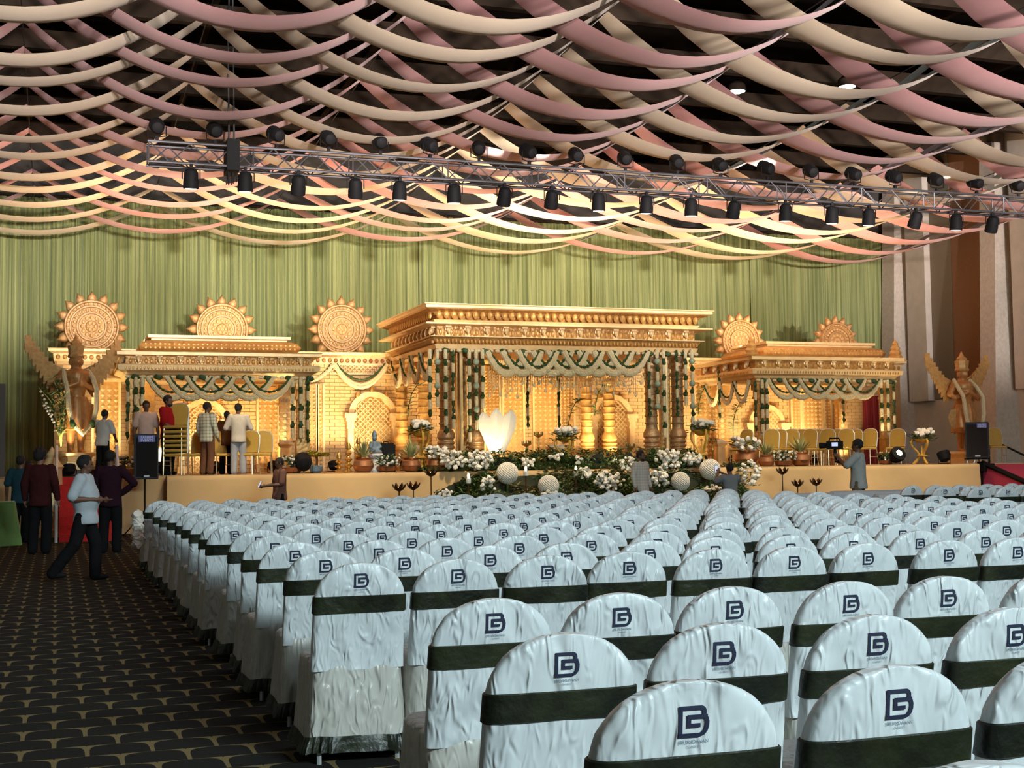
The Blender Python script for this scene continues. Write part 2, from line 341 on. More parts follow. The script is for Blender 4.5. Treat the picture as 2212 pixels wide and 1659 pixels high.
def arc(cx,cy,r,a0,a1,n=6): return [(cx+r*math.cos(math.radians(a0+(a1-a0)*i/n)),cy+r*math.sin(math.radians(a0+(a1-a0)*i/n))) for i in range(n+1)]
CW2=.2325
def chair(seed):
    t=thing('banquet_chair','','chair'); rnd=random.Random(seed)
    def yc(z): return -.10*(z-.5)/.5 if z>.5 else 0
    def hw(z):
        if z<=.80: return CW2+.006*(.8-z)/.3
        q=min(1,(z-.8)/.2); return max(.012,CW2*(1-q**2.25)**(1/2.25))
    def th(z): return .043 if z<.85 else .043-.020*min(1,(z-.85)/.15)**2
    def dsp(x,z):
        m=min(1,max(0,(abs(x)-.05)/.08)+max(0,abs(z-.90)-.05)/.05)
        return .010*m*noise.noise(Vector((x*9+seed*7,z*7,seed*3.1)))+.005*m*noise.noise(Vector((x*26+z*14,z*9,seed)))
    def loop(z,add=0,n=36):
        l=[]; W=hw(z)+add; T=th(z)+add
        for j in range(n):
            a=2*PI*j/n; c,s_=math.cos(a),math.sin(a)
            x=W*math.copysign(abs(c)**.33,c); y=T*math.copysign(abs(s_)**.55,s_)
            l.append((x*(1+.02*noise.noise(Vector((z*30,seed,j*.5)))*(z>.86)),yc(z)+y+(dsp(x,z) if s_<0 else 0),z))
        return l
    zs=[.46,.52,.60,.68,.765,.80,.835,.865,.89,.915,.938,.957,.973,.985,.993,.998,1.0]
    MB().loft([loop(z) for z in zs]).build('back_cover',WHT,t,70)
    MB().loft([loop(z,.006 if 0<i<3 else .002) for i,z in enumerate((.748,.752,.833,.837))],cap0=False,cap1=False).build('sash_band',GRN,t)
    # seat and skirt
    ph=rnd.uniform(0,6)
    def sk(z,n=56,add=0,pl=0):
        l=[]; q=(.50-z)/.38; X=.238+.028*q+add; y0=-.045-.015*q-add; y1=.42+.02*q+add
        for j in range(n):
            a=2*PI*j/n; c,s_=math.cos(a),math.sin(a)
            f=1+q*(.022*math.sin(5*a+ph)+.014*math.sin(11*a+2*ph))+pl*math.sin(28*a)
            l.append((X*math.copysign(abs(c)**.38,c)*f,(y0+y1)/2+(y1-y0)/2*math.copysign(abs(s_)**.38,s_)*f,z+.008*q*math.sin(3*a+ph)))
        return l
    mb=MB(); top=[(x*.93,.19+(y-.19)*.94,.515) for x,y,z in sk(.50)]
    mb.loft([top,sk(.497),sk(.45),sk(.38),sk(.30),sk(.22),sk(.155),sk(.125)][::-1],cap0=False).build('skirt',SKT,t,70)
    MB().loft([sk(.135,112,.004,.004),sk(.10,112,.010,.022),sk(.055,112,.016,.035)][::-1],cap0=False,cap1=False).build('ruffle',GRN,t,0)
    lm=MB().tube([(0,0,0),(0,0,.16)],.013,6).mesh('leg',LEG)
    for sx in (-.2,.2):
        for y in (-.02,.38): place('leg',lm,t,(sx,y,0))
    # print on the back
    L=.093
    def fn(x,y): X=(x-.36)*L; Z=.882+y*L; return (X,yc(Z)-th(Z)-.0035+dsp(X,Z),Z)
    mb=MB(); 
    stroke(mb,[(0,0),(0,.66)]+arc(.53,.56,.10,90,0)+[(.63,.48)],.105,fn)
    stroke(mb,[(.66,.445),(.22,.445),(.22,.235),(.47,.235)],.105,fn)
    stroke(mb,[(.62,.455),(.68,.40),(.705,.32),(.70,.21),(.665,.11),(.60,.04),(.5,0),(0,0)],.105,fn)
    mb.build('logo',NAVY,t,0)
    mb=MB(); v,f=text_mesh('BRUNDAVAN',.0118); mb.add([fn(p[0]/L+.36,p[1]/L-.20) for p in v],f)
    v,f=text_mesh('CLASSICS',.0074); mb.add([fn(p[0]/L+.36,p[1]/L-.305) for p in v],f)
    mb.build('lettering',NAVY2,t,0)
    return t
PROT=[chair(i+1) for i in range(4)]; cnt=[0]
def put_chair(x,y,rz,label,group):
    i=cnt[0]; cnt[0]+=1; pr=PROT[i%4 if i<4 else RND.randrange(4)]
    if i<4: o=pr; o.location=(x,y,0); o.rotation_euler=(0,0,rz); o['label']=label
    else: o=copy_tree(pr,(x,y,0),rz,label)
    o['group']=group
NEAR=[(1.75,[(2.0,0),(2.5,1)],'row nearest the camera'),(2.72,[1.36,1.90,2.42],'second row from the camera'),(3.62,[1.40,1.92,2.45,2.97],'third row from the camera'),(4.62,[1.52,2.01,2.50,3.02,3.50,4.0],'fourth row from the camera')]
for Y,xs,rn in NEAR[1:]:
    for i,x in enumerate(xs):
        put_chair(x,Y+.10+RND.uniform(-.02,.02),RND.uniform(-.03,.03),'white covered chair, %s from the left, %s'%(ORD[i+1],rn),'near block of covered chairs')
_g=ground(2112,1648,1.0); put_chair(_g.x,_g.y+.10,0,'white satin covered chair cut off by the bottom right edge of the picture','near block of covered chairs')
for r in range(15):
    Y=6.60+r*.925; nmax=19
    for c in range(nmax):
        x=1.45+c*.503
        if c==0 and r==0: x=1.43
        if x>.872*Y+.35 or x>10.55: break
        put_chair(x+RND.uniform(-.035,.035),Y+.10+RND.uniform(-.05,.05),RND.gauss(0,.035),'white covered chair, %s from the aisle, %s row past the cross aisle'%(ORD[c+1],ORD[r+1]),'main block of covered chairs')
for r,Y in enumerate((17.5,18.4,19.3)):
    for c in range(7):
        x=13.85+c*.52
        if x>.872*Y+.3: break
        put_chair(x+RND.uniform(-.04,.04),Y,RND.gauss(.0,.05),'white covered chair of the far right block, %s from its left in the %s row'%(ORD[c+1],ORD[r+1]),'far right block of covered chairs')
# ================================================================ stage
TAN=M('tan_stage_cloth',(.66,.43,.20),.8,col2=(.61,.39,.175),ns=1.5,bump=.3,bs=3,sheen=.2)
SFL=M('brown_stage_carpet',(.34,.20,.10),.9,col2=(.29,.17,.085),ns=12)
SX0,SX1=-1.6,23.85; NX=2.33
st=struct(MB().box(SX0,SX1,SY+.5,40.9,SZ-.12,SZ).build('floor_stage',SFL,sharp=0))
MB().box(NX,SX1,SY,SY+.5,SZ-.12,SZ-.002).build('front_deck',SFL,st,0)
def skirt(x0,x1,y,label,seed,ax='x'):
    n=int(abs(x1-x0)/.05); rows=[]
    for z in (SZ+.004,SZ-.02,SZ-.12,.8,.4,.01):
        l=[]
        for i in range(n+1):
            x=x0+(x1-x0)*i/n; q=(SZ-z)/SZ; d=-.012-q*.05-.09*q*abs(noise.noise(Vector((x*.9,z*1.2,seed))))-.03*q*noise.noise(Vector((x*3+z*1.5,z*2,seed)))
            if z>SZ: d=.04
            l.append((x,y+d,z) if ax=='x' else (y-d,x,z))
        rows.append(l)
    o=MB().loft(rows,closed=False).build('stage_skirt',TAN,sharp=0); o.data.polygons.foreach_set('use_smooth',[True]*len(o.data.polygons)); return tag(o,label,'cloth','tan stage skirts')
skirt(NX-.02,SX1,SY,'long tan cloth skirt covering the front of the stage',3)
skirt(SX0,NX+.02,SY+.5,'tan cloth skirt on the set back left end of the stage beside the red stairs',5)
skirt(SY,40,SX1,'tan cloth skirt round the right end of the stage',9,'y')
# ================================================================ gilded set pieces
GL=M('bright_gold_paint',(.64,.38,.12),.40,.3,col2=(.52,.28,.08),ns=8,bump=.5,bs=16,bkind='voronoi')
GC=M('cream_gold_moulding',(.88,.66,.34),.42,.2,col2=(.80,.56,.26),ns=6,bump=.2,bs=40)
GD=M('antique_gold_carving',(.34,.16,.045),.42,.35,col2=(.54,.31,.09),ns=14,bump=.9,bs=13,bkind='voronoi')
GB=M('shaded_column_gold',(.42,.26,.13),.38,.55,col2=(.55,.36,.18),ns=20,bump=.5,bs=40)  # bronze-gold; shade of the backlit front columns is put into this colour
BRK=M('gold_brick',(.72,.49,.23),.55,.15,col2=(.64,.41,.17),ns=3,bump=.3,bs=40); MORT=M('brown_mortar',(.40,.26,.12),.8)
REDC=M('red_curtain',(.22,.012,.015),.7); LEAF=M('garland_leaf_green',(.018,.050,.010),.6,col2=(.03,.075,.014),ns=9); JAS=M('cream_jasmine',(.80,.69,.44),.8,col2=(.70,.58,.33),ns=30,bump=.8,bs=60,bkind='voronoi')
def rect(mb,X0,X1,Y0,Y1,prof): return mb.loft([[(X0-o,Y0-o,z),(X1+o,Y0-o,z),(X1+o,Y1+o,z),(X0-o,Y1+o,z)] for o,z in prof])
def relief_row(mb,x0,x1,y,z,dx,r,ax='x'):
    n=max(1,int((x1-x0)/dx))
    for i in range(n):
        q=x0+(i+.5)*(x1-x0)/n; c=(q,y,z) if ax=='x' else (y,q,z)
        mb.ball(c,(r[0],r[1],r[2]) if ax=='x' else (r[1],r[0],r[2]),6,4)
def bracket_mesh(s):
    mb=MB(); mb.box(-.075*s,.075*s,-.10*s,.02,.09*s,.17*s); mb.ball((0,-.07*s,.03*s),(.06*s,.07*s,.085*s),8,6); mb.ball((0,-.115*s,-.02*s),(.032*s,.04*s,.07*s),6,5)
    mb.ball((-.06*s,-.04*s,.05*s),(.03*s,.03*s,.05*s),5,4); mb.ball((.06*s,-.04*s,.05*s),(.03*s,.03*s,.05*s),5,4); mb.box(-.06*s,.06*s,-.03*s,.02,-.16*s,-.06*s)
    return mb.mesh('bracket',GC)
def round_column(name,x,y,z0,z1,r,mat,parent):
    H=z1-z0; c=(x,y,z0); P=[(r*1.35,0),(r*1.35,.10),(r*1.25,.11)]; z=.12
    for k in range(6): P+=[(r*1.18,z),(r*1.30,z+.02),(r*1.30,z+.05),(r*1.15,z+.07),(r*1.08,z+.085),(r*1.08,z+.10)]; z+=.11
    P+=[(r*1.05,z),(r*1.32,z+.06),(r*1.28,z+.16),(r*1.0,z+.24)]; z+=.26
    sh=H-z-.62
    for k in range(7):
        q=z+sh*k/7; P+=[(r*.92,q),(r*.88,q+sh/7*.55),(r*.90,q+sh/7*.60),(r*1.04,q+sh/7*.68),(r*1.06,q+sh/7*.80),(r*.92,q+sh/7*.9)]
    z+=sh; P+=[(r*.92,z),(r*1.15,z+.05),(r*1.2,z+.10),(r*.95,z+.14),(r*1.0,z+.22),(r*1.35,z+.30),(r*1.35,z+.36),(r*1.05,z+.38),(r*1.2,z+.46),(r*1.5,z+.54),(r*1.5,z+.62)]
    return MB().lathe(P,c,16).build(name,mat,parent,30)
def square_column(x,y,z0,z1,r,mat,parent):
    t=MB(); 
    for a,b,k in ((0,.30,1.35),(.30,.34,1.5),(.34,.75,1.2),(.75,.80,1.4),(.80,z1-z0-.55,1.0),(z1-z0-.55,z1-z0-.48,1.25),(z1-z0-.48,z1-z0-.30,1.05),(z1-z0-.30,z1-z0-.15,1.35),(z1-z0-.15,z1-z0,1.55)): t.box(x-r*k,x+r*k,y-r*k,y+r*k,z0+a,z0+b)
    o=t.build('column',mat,parent,0); b=MB(); n=int((z1-z0-1.5)/.16)
    for i in range(n):
        z=z0+.9+i*.16
        b.ball((x,y-r,z),(r*.55,.03,.06),6,4); b.ball((x-r,y,z),(.03,r*.55,.06),6,4)
        b.box(x-r*1.04,x+r*1.04,y-r*1.04,y+r*1.04,z+.072,z+.088)
    b.build('carving',GC,o); return o
Z=lambda py,Y,px=1200: at(px,py,Y).z
def canopy(nm,label,X0,X1,Y0,Y1,tiers,fr,bsz,bn,bm):
    t=thing(nm,label,'pavilion',((X0+X1)/2,(Y0+Y1)/2,SZ))
    for kind,prof,mat in tiers: rect(MB(),X0,X1,Y0,Y1,prof).build(kind,mat,t,0)
    bme=bracket_mesh(bsz)
    for i in range(bn): place('bracket',bme,t,(X0+(i+.5)*(X1-X0)/bn,Y0-fr[1],fr[0]))
    for i in range(bm): place('bracket',bme,t,(X0-fr[1],Y0+(i+.5)*(Y1-Y0)/bm,fr[0]),(0,0,-PI/2))
    return t
# ---- central pavilion
CXa,CXb=at(945,700,31.9).x,at(1496,700,31.9).x; CYa,CYb=31.9,36.3
zt=[Z(q,31.6,930) for q in (655,666,688,701,723,727,741,749)]
def build_center():
    t=canopy('wedding_pavilion','large gilded central pavilion with stepped cornice and ornate columns on the stage',CXa,CXb,CYa,CYb,[
     ('top_moulding',[(.34,zt[1]),(.40,zt[1]+.03),(.40,zt[0]-.04),(.44,zt[0]-.02),(.44,zt[0])],GC),
     ('upper_frieze',[(.02,zt[2]),(.06,zt[2]+.1),(.18,zt[2]+.2),(.34,zt[1])],GD),
     ('middle_moulding',[(.05,zt[3]),(.40,zt[3]+.02),(.40,zt[3]+.06),(.10,zt[3]+.08),(.14,zt[2])],GC),
     ('bracket_frieze',[(.03,zt[4]),(.03,zt[3])],GD),
     ('lower_moulding',[(.06,zt[5]),(.24,zt[5]+.02),(.24,zt[4]-.01),(.04,zt[4])],GC),
     ('dentil_frieze',[(.04,zt[6]),(.16,zt[5])],GD),
     ('bottom_moulding',[(-.02,zt[7]-.05),(.06,zt[7]-.02),(.10,zt[6]),(.04,zt[6]+.01)],GC)],((zt[3]+zt[4])/2,.03),1.0,14,11)
    mb=MB(); zc=(zt[1]+zt[2])/2
    relief_row(mb,CXa-.1,CXb+.1,CYa-.17,zc,.19,(.075,.05,.11)); relief_row(mb,CYa,CYb,CXa-.17,zc,.19,(.075,.05,.11),'y')
    relief_row(mb,CXa-.1,CXb+.1,CYa-.11,(zt[5]+zt[6])/2,.10,(.035,.05,.06)); relief_row(mb,CYa,CYb,CXa-.11,(zt[5]+zt[6])/2,.10,(.035,.05,.06),'y')
    relief_row(mb,CXa-.0,CXb+.0,CYa-.03,(zt[3]+zt[4])/2-.02,.135,(.05,.035,.08)); mb.build('carved_ornament',GL,t)['kind']='stuff'
    zb=zt[7]-.05
    for px in (963,1027,1407,1464): round_column('column',at(px,900,32.1).x,32.1,SZ,zb,.175,GB,t)
    for px,y in ((868,36.0),(916,36.0),(1267,36.0),(1316,36.0)): round_column('column',at(px,900,y).x,y,SZ,zb,.175,GL,t)
    # flat carved strips and white poles between the front columns
    for a,b in ((985,1008),(1425,1447)):
        x0,x1=at(a,900,32.25).x,at(b,900,32.25).x; MB().box(x0,x1,32.2,32.3,SZ,zb).build('carved_strip',GL,t,0)
        m2=MB(); [relief_row(m2,x0,x1,32.2,SZ+.1+i*.115,.15,(.055,.03,.045)) for i in range(int((zb-SZ)/.115)-1)]; m2.build('carved_bosses',GC,t)['kind']='stuff'
    for px in (997,1441): MB().tube([(at(px,900,32).x,32,SZ),(at(px,900,32).x,32,zb)],.045,8).build('pole',GC,t)
    return t
cp=build_center()
# ---- side pavilions
def side_pav(nm,label,X0,X1,Y0,Y1,z,cols,bn,bm,roof,mat):
    t=canopy(nm,label,X0,X1,Y0,Y1,[
     ('top_moulding',[(.10,z[1]),(.26,z[1]+.02),(.26,z[0]-.02),(.30,z[0])],GC),
     ('bracket_frieze',[(.05,z[2]),(.05,z[1])],GD),
     ('lower_moulding',[(-.02,z[4]),(.06,z[4]+.04),(.10,z[3]),(.22,z[3]+.05),(.24,z[2]-.03),(.20,z[2])],GC)],((z[1]+z[2])/2,.05),.95,bn,bm)
    mb=MB(); relief_row(mb,X0,X1,Y0-.05,(z[1]+z[2])/2-.02,.12,(.045,.03,.07)); relief_row(mb,X0-.1,X1+.1,Y0-.22,(z[2]+z[3])/2,.085,(.03,.03,.045)); relief_row(mb,Y0,Y1,X0-.22,(z[2]+z[3])/2,.085,(.03,.03,.045),'y'); mb.build('carved_ornament',GL,t)['kind']='stuff'
    rx0,rx1,ry0,ry1,zr=roof
    h=zr-z[0]
    rect(MB(),rx0,rx1,ry0,ry1,[(-.02,z[0]-.01),(.05,z[0]+h*.08),(.16,z[0]+h*.18),(.20,z[0]+h*.38),(.12,z[0]+h*.60),(-.05,z[0]+h*.72),(-.08,z[0]+h*.74)]).build('roof_roll',GL,t,50)
    mb=MB()
    for zz in (z[0]+h*.30,z[0]+h*.48): relief_row(mb,rx0-.1,rx1+.1,ry0-.18+(.03 if zz>z[0]+h*.4 else 0),zz,.11,(.045,.03,h*.08))
    mb.build('roof_scales',GL,t)['kind']='stuff'
    rect(MB(),rx0,rx1,ry0,ry1,[(-.10,z[0]+h*.72),(-.10,z[0]+h*.82),(-.02,z[0]+h*.86),(-.02,zr)]).build('roof_cap',GC,t,0)
    for x,y,kind in cols: square_column(x,y,SZ,z[4],.13,GL,t)
    return t
LY=32.5; zl=[Z(q,LY-.25,470) for q in (760,770,787,805,812)]
lx0,lx1=at(276,790,LY).x,at(668,790,LY).x
lp=side_pav('side_pavilion','gilded left pavilion with a long rolled roof where men gather on the stage',lx0,lx1,LY,36.0,zl,[(at(293,900,LY+.1).x,LY+.1,0),(at(652,900,LY+.1).x,LY+.1,0),(at(322,900,35.8).x,35.8,0),(at(614,900,35.8).x,35.8,0)],9,6,(at(318,740,LY+.6).x,at(630,740,LY+.6).x,LY+.6,35.5,Z(725,LY+.6,470)),GL)
RY=33.2; zr_=[Z(q,RY-.25,1800) for q in (771,780,797,812,820)]
rx0,rx1=at(1632,790,RY).x,at(1926,790,RY).x
rp=side_pav('side_pavilion','gilded right pavilion with finials and a row of gold chairs inside',rx0,rx1,RY,36.4,zr_,[(at(1642,900,RY+.1).x,RY+.1,0),(at(1914,900,RY+.1).x,RY+.1,0),(at(1556,900,36.2).x,36.2,0),(at(1815,900,36.2).x,36.2,0)],10,5,(at(1655,750,RY+.6).x,at(1893,750,RY+.6).x,RY+.6,36.0,Z(739,RY+.6,1780)),GL)
fin=MB().lathe([(.20,0),(.22,.05),(.15,.10),(.19,.16),(.13,.24),(.15,.30),(.08,.38),(.10,.43),(.03,.52),(.0,.58)],(0,0,0),12,8,.08).mesh('finial',GL)
for px,yy in ((1623,RY-.1),(1934,RY-.1)): place('finial',fin,rp,(at(px,760,yy).x,yy,zr_[0]))
# ================================================================ back wall of the set
WY=37.2; WX0,WX1=at(118,800,WY).x,at(1944,800,WY).x; WZ=Z(755,WY,300)
sw=thing('brick_backdrop','long gilded brick backdrop behind the pavilions below the sun discs','backdrop',((WX0+WX1)/2,WY,SZ))
MB().box(WX0,WX1,WY+.02,WY+.2,SZ,WZ-.1).build('wall_body',MORT,sw,0)
bw,bh=.30,.105; bme=MB().box(-.143,.143,-.03,.03,-.046,.046).mesh('brick',BRK,sharp=0); rest=MB(); vis=[(322,395,830,990),(505,560,830,990),(700,752,800,990),(756,850,806,845),(1335,1392,810,990),(1682,1706,810,960),(1285,1335,815,850)]; nb=0
for r in range(int((WZ-.25-SZ)/bh)):
    zc=SZ+.06+r*bh
    for c in range(int((WX1-WX0-.3)/bw)):
        xc=WX0+.2+c*bw+(bw/2 if r%2 else 0); d=Vector((xc,WY,zc))-EYE; k=d.dot(FW); px=1106+FPX*d.dot(RT)/k; py=829.5-FPX*d.dot(UP)/k
        if nb<300 and any(a<px<b and e<py<f for a,b,e,f in vis): nb+=1; place('brick',bme,sw,(xc,WY,zc),(0,0,0))
        else: rest.box(xc-.143,xc+.143,WY-.03,WY+.03,zc-.046,zc+.046)
rest.build('brickwork',BRK,sw,0)['kind']='stuff'
rect(MB(),WX0,WX1,WY,WY+.3,[(.02,WZ-.34),(.04,WZ-.14),(.16,WZ-.08),(.16,WZ-.02),(.20,WZ)]).build('cornice',GC,sw,0)
m2=MB(); relief_row(m2,WX0,WX1,WY-.05,WZ-.23,.17,(.06,.03,.07)); m2.build('cornice_carving',GD,sw)['kind']='stuff'
def lattice(mb,x0,x1,z0,z1,y,s,wd,inside):
    for sg in (1,-1):
        u0=x0-(z1-z0); n=int((x1-x0+2*(z1-z0))/s)
        for i in range(n):
            q=u0+i*s; pts=[]
            m=40
            for j in range(m+1):
                z=z0+(z1-z0)*j/m; x=q+(z-z0 if sg>0 else z1-z)
                if x0<x<x1 and inside(x,z): pts.append((x,z))
            if len(pts)>1:
                (a,b),(c,d)=pts[0],pts[-1]; mb.add([(a-wd,y,b),(a+wd,y,b),(c+wd,y,d),(c-wd,y,d),(a-wd,y+.03,b),(a+wd,y+.03,b),(c+wd,y+.03,d),(c-wd,y+.03,d)],[(0,1,2,3),(4,7,6,5),(0,4,5,1),(1,5,6,2),(2,6,7,3),(3,7,4,0)])
PANE=M('amber_backing',(.66,.38,.12),.7)
def arch(px0,px1,py,label,y=WY-.12,pil=True):
    x0,x1=at(px0,900,y).x,at(px1,900,y).x; zt_=Z(py,y,(px0+px1)/2); W=x1-x0; zs=zt_-W*.48; xc=(x0+x1)/2
    t=thing('lattice_arch',label,'arch',(xc,y,SZ),'lattice arches of the set wall')
    ins=lambda x,z: z<zs or ((x-xc)/(W/2-.06))**2+((z-zs)/(W*.42))**2<1
    MB().prism([(x0+.05,SZ),(x1-.05,SZ),(x1-.05,zs)]+[(xc+(W/2-.05)*math.cos(PI*i/12),zs+(W*.43)*math.sin(PI*i/12)) for i in range(13)]+[(x0+.05,zs)],y+.06,y+.1).build('backing',PANE,t,0)
    mb=MB(); lattice(mb,x0+.05,x1-.05,SZ+.02,zt_,y,.15,.022,ins); mb.build('lattice',GC,t,0)['kind']='stuff'
    mb=MB(); n=26; A=[];B=[]
    for i in range(n+1):
        a=PI*i/n; sc=.03*abs(math.sin(4.5*a)); A.append((xc+(W/2-.06+sc-.02)*math.cos(a),zs+(W*.42+sc-.02)*math.sin(a))); B.append((xc+(W/2+.10)*math.cos(a),zs+(W*.42+.15)*math.sin(a)))
    mb.loft([[(p[0],y-.06,p[1]),(q[0],y-.06,q[1]),(q[0],y+.08,q[1]),(p[0],y+.08,p[1])] for p,q in zip(A,B)]); f=mb.build('arch_frame',GC,t,40)
    km=MB().lathe([(.055,0),(.08,.06),(.05,.13),(.0,.20)],n=8).mesh('crest_bud',GL)
    for a in (.28,.5,.72): place('crest_bud',km,t,(xc+(W/2+.06)*math.cos(PI*a),y,zs+(W*.42+.12)*math.sin(PI*a)))
    if pil:
        for s_ in (-1,1):
            xx=xc+s_*(W/2+.06); m=MB()
            for a,b,k in ((0,.18,.13),(.18,zs-SZ-.42,.085),(zs-SZ-.42,zs-SZ-.36,.12),(zs-SZ-.36,zs-SZ-.2,.10),(zs-SZ-.2,zs-SZ-.1,.14),(zs-SZ-.1,zs-SZ+.02,.18)): m.box(xx-k,xx+k,y-.1-k*.5,y+.1,SZ+a,SZ+b)
            m.build('pilaster',GC,t,0)
    return t
arch(398,484,868,'scalloped lattice arch behind the stacked gold chairs in the left pavilion')
arch(760,848,852,'scalloped lattice arch left of the central pavilion behind the brass lamps')
arch(1284,1358,858,'scalloped lattice arch inside the central pavilion behind two bright columns')
arch(1622,1688,880,'scalloped lattice arch at the left inside the right pavilion')
def screen(px0,px1,py,label,mat=GL,dx=.135,y=WY-.1,top=None):
    x0,x1=at(px0,900,y).x,at(px1,900,y).x; z1=Z(py,y,(px0+px1)/2)
    t=thing('carved_screen',label,'screen',((x0+x1)/2,y,SZ),'carved gold screens')
    MB().box(x0,x1,y,y+.06,SZ,z1).build('panel',mat,t,0)
    mb=MB(); nz=int((z1-SZ-.1)/dx); nx=max(1,int((x1-x0)/dx))
    for j in range(nz):
        for i in range(nx):
            x=x0+(i+.5)*(x1-x0)/nx; z=SZ+.05+(j+.5)*dx; r=dx*.46
            mb.add([(x-r,y,z),(x,y,z-r),(x+r,y,z),(x,y,z+r),(x,y-.055,z)],[(0,1,4),(1,2,4),(2,3,4),(3,0,4)])
    mb.build('bosses',GC,t,0)['kind']='stuff'
    for xx in (x0,x1): MB().box(xx-.03,xx+.03,y-.05,y+.07,SZ,z1).build('stile',GC,t,0)
    if top:
        m=MB()
        for i,(k,h) in enumerate(((.10,.08),(.02,.07),(-.04,.10),(-.06,.05),(-.10,.09),(-.13,.12))): zz=z1+sum(q[1] for q in ((.10,.08),(.02,.07),(-.04,.10),(-.06,.05),(-.10,.09),(-.13,.12))[:i]); m.box(x0-k,x1+k,y-.05-k,y+.1,zz,zz+h)
        m.build('stepped_cap',GC,t,0)
    return t
screen(200,258,825,'carved gold screen with a stepped cap beside the left winged statue',y=34.5,top=1)
screen(556,602,835,'carved gold screen inside the left pavilion near its right column')
screen(664,684,830,'narrow carved gold screen just right of the left pavilion',dx=.11); screen(686,699,830,'narrowest carved gold strip beside the brick wall left of the central pavilion',dx=.11)
screen(1086,1131,800,'carved gold screen in the centre of the central pavilion, left of a pair'); screen(1152,1205,800,'carved gold screen in the centre of the central pavilion, right of a pair')
screen(1046,1080,790,'plain tall gold screen behind the white fan in the central pavilion',GD,.10); screen(1209,1240,800,'narrow gold screen right of the centre of the central pavilion',GD,.10)
screen(1500,1548,800,'carved gold screen between the central and right pavilions'); screen(1709,1729,800,'narrow carved gold strip inside the right pavilion',dx=.10); screen(1733,1776,800,'carved gold screen in the middle of the right pavilion'); screen(1780,1795,800,'narrow carved gold strip right of the middle screen in the right pavilion',dx=.10)
x0,x1=at(1864,900,WY-.3).x,at(1900,900,WY-.3).x
rc=MB(); rc.loft([[(x0+(x1-x0)*i/24,WY-.3+.04*math.sin(i*1.9),z) for i in range(25)] for z in (SZ,2.5,Z(855,WY-.3,1880))],closed=False); tag(rc.build('red_doorway_curtain',REDC,sharp=0),'dark red cloth hanging in the doorway at the right of the right pavilion','curtain')
# upper lattice strip on the wall
t=thing('lattice_strip','horizontal gold lattice strip high on the set wall left of the central pavilion','lattice',(at(780,800,WY-.08).x,WY-.08,Z(810,WY-.08,780)))
xa,xb=at(712,800,WY-.08).x,at(846,800,WY-.08).x; za,zb=Z(808,WY-.08,780),Z(788,WY-.08,780)
MB().box(xa,xb,WY-.05,WY-.03,za,zb).build('backing',PANE,t,0); mb=MB(); lattice(mb,xa,xb,za,zb,WY-.1,.13,.02,lambda x,z:True); mb.build('lattice',GC,t,0)['kind']='stuff'
for zz in (za,zb): MB().box(xa,xb,WY-.12,WY-.03,zz-.02,zz+.02).build('rail',GC,t,0)
# ---- sun discs
pet=MB(); ol=[(-.10,0),(-.145,.07),(-.15,.14),(-.115,.22),(-.045,.31),(0,.40),(.045,.31),(.115,.22),(.15,.14),(.145,.07),(.10,0)]
pet.loft([[(x,.05,z) for x,z in ol],[(x,-.01,z) for x,z in ol],[(x*.8,-.07,.03+z*.82) for x,z in ol],[(x*.35,-.10,.08+z*.5) for x,z in ol]])
GSUN=M('dull_gold_disc',(.38,.235,.10),.5,.2,col2=(.32,.19,.075),ns=7,bump=.5,bs=16,bkind='voronoi'); GSUN2=M('pale_gold_bead',(.56,.36,.15),.5,.2); petm=pet.mesh('petal',GSUN,None,50); pet2=MB().loft([[(x*.55,.0,z*.5) for x,z in ol],[(x*.5,-.10,z*.48) for x,z in ol],[(x*.3,-.13,.03+z*.35) for x,z in ol]]).mesh('inner_petal',GC,None,50)
def disc(px,py,R,label,y=WY+.12):
    c=at(px,py,y); t=thing('sun_disc',label,'sun disc',c,'gold sun discs')
    Rm=Matrix.Translation(c)@Matrix.Rotation(PI/2,4,'X')
    MB().lathe([(0,.10),(R*.2,.11),(R*.24,.085),(R*.48,.085),(R*.5,.12),(R*.56,.12),(R*.58,.07),(R*.74,.07),(R*.76,.12),(R*.82,.12),(R*.84,.08),(R*.92,.08),(R*.95,.16),(R*1.0,.16),(R*1.02,.10),(R*1.02,-.06),(0,-.06)],(0,0,0),40).xf(Rm).build('face',GSUN,t,40)
    mb=MB()
    for rr,n,s_ in ((.35,12,.05),(.65,24,.042),(.88,34,.03),(.14,6,.05)):
        for i in range(n): a=2*PI*i/n; mb.ball((c.x+R*rr*math.cos(a),c.y-.10,c.z+R*rr*math.sin(a)),(s_*R*1.6,.05,s_*R*1.6),6,4)
    mb.build('bead_rings',GSUN2,t)['kind']='stuff'
    n=16
    for i in range(n):
        a=2*PI*i/n; o=place('petal',petm,t,c+Vector((R*.96*math.sin(a),0,R*.96*math.cos(a))),(0,a,0),(R*1.22,1.1,R*1.12))
    return t
disc(198,706,.70,'leftmost gold sun disc with pointed petals above the left winged statue'); disc(479,712,.70,'gold sun disc half hidden behind the roof of the left pavilion'); disc(737,712,.70,'gold sun disc just left of the central pavilion')
disc(1597,737,.66,'gold sun disc just right of the central pavilion'); disc(1805,739,.62,'gold sun disc behind the roof of the right pavilion')
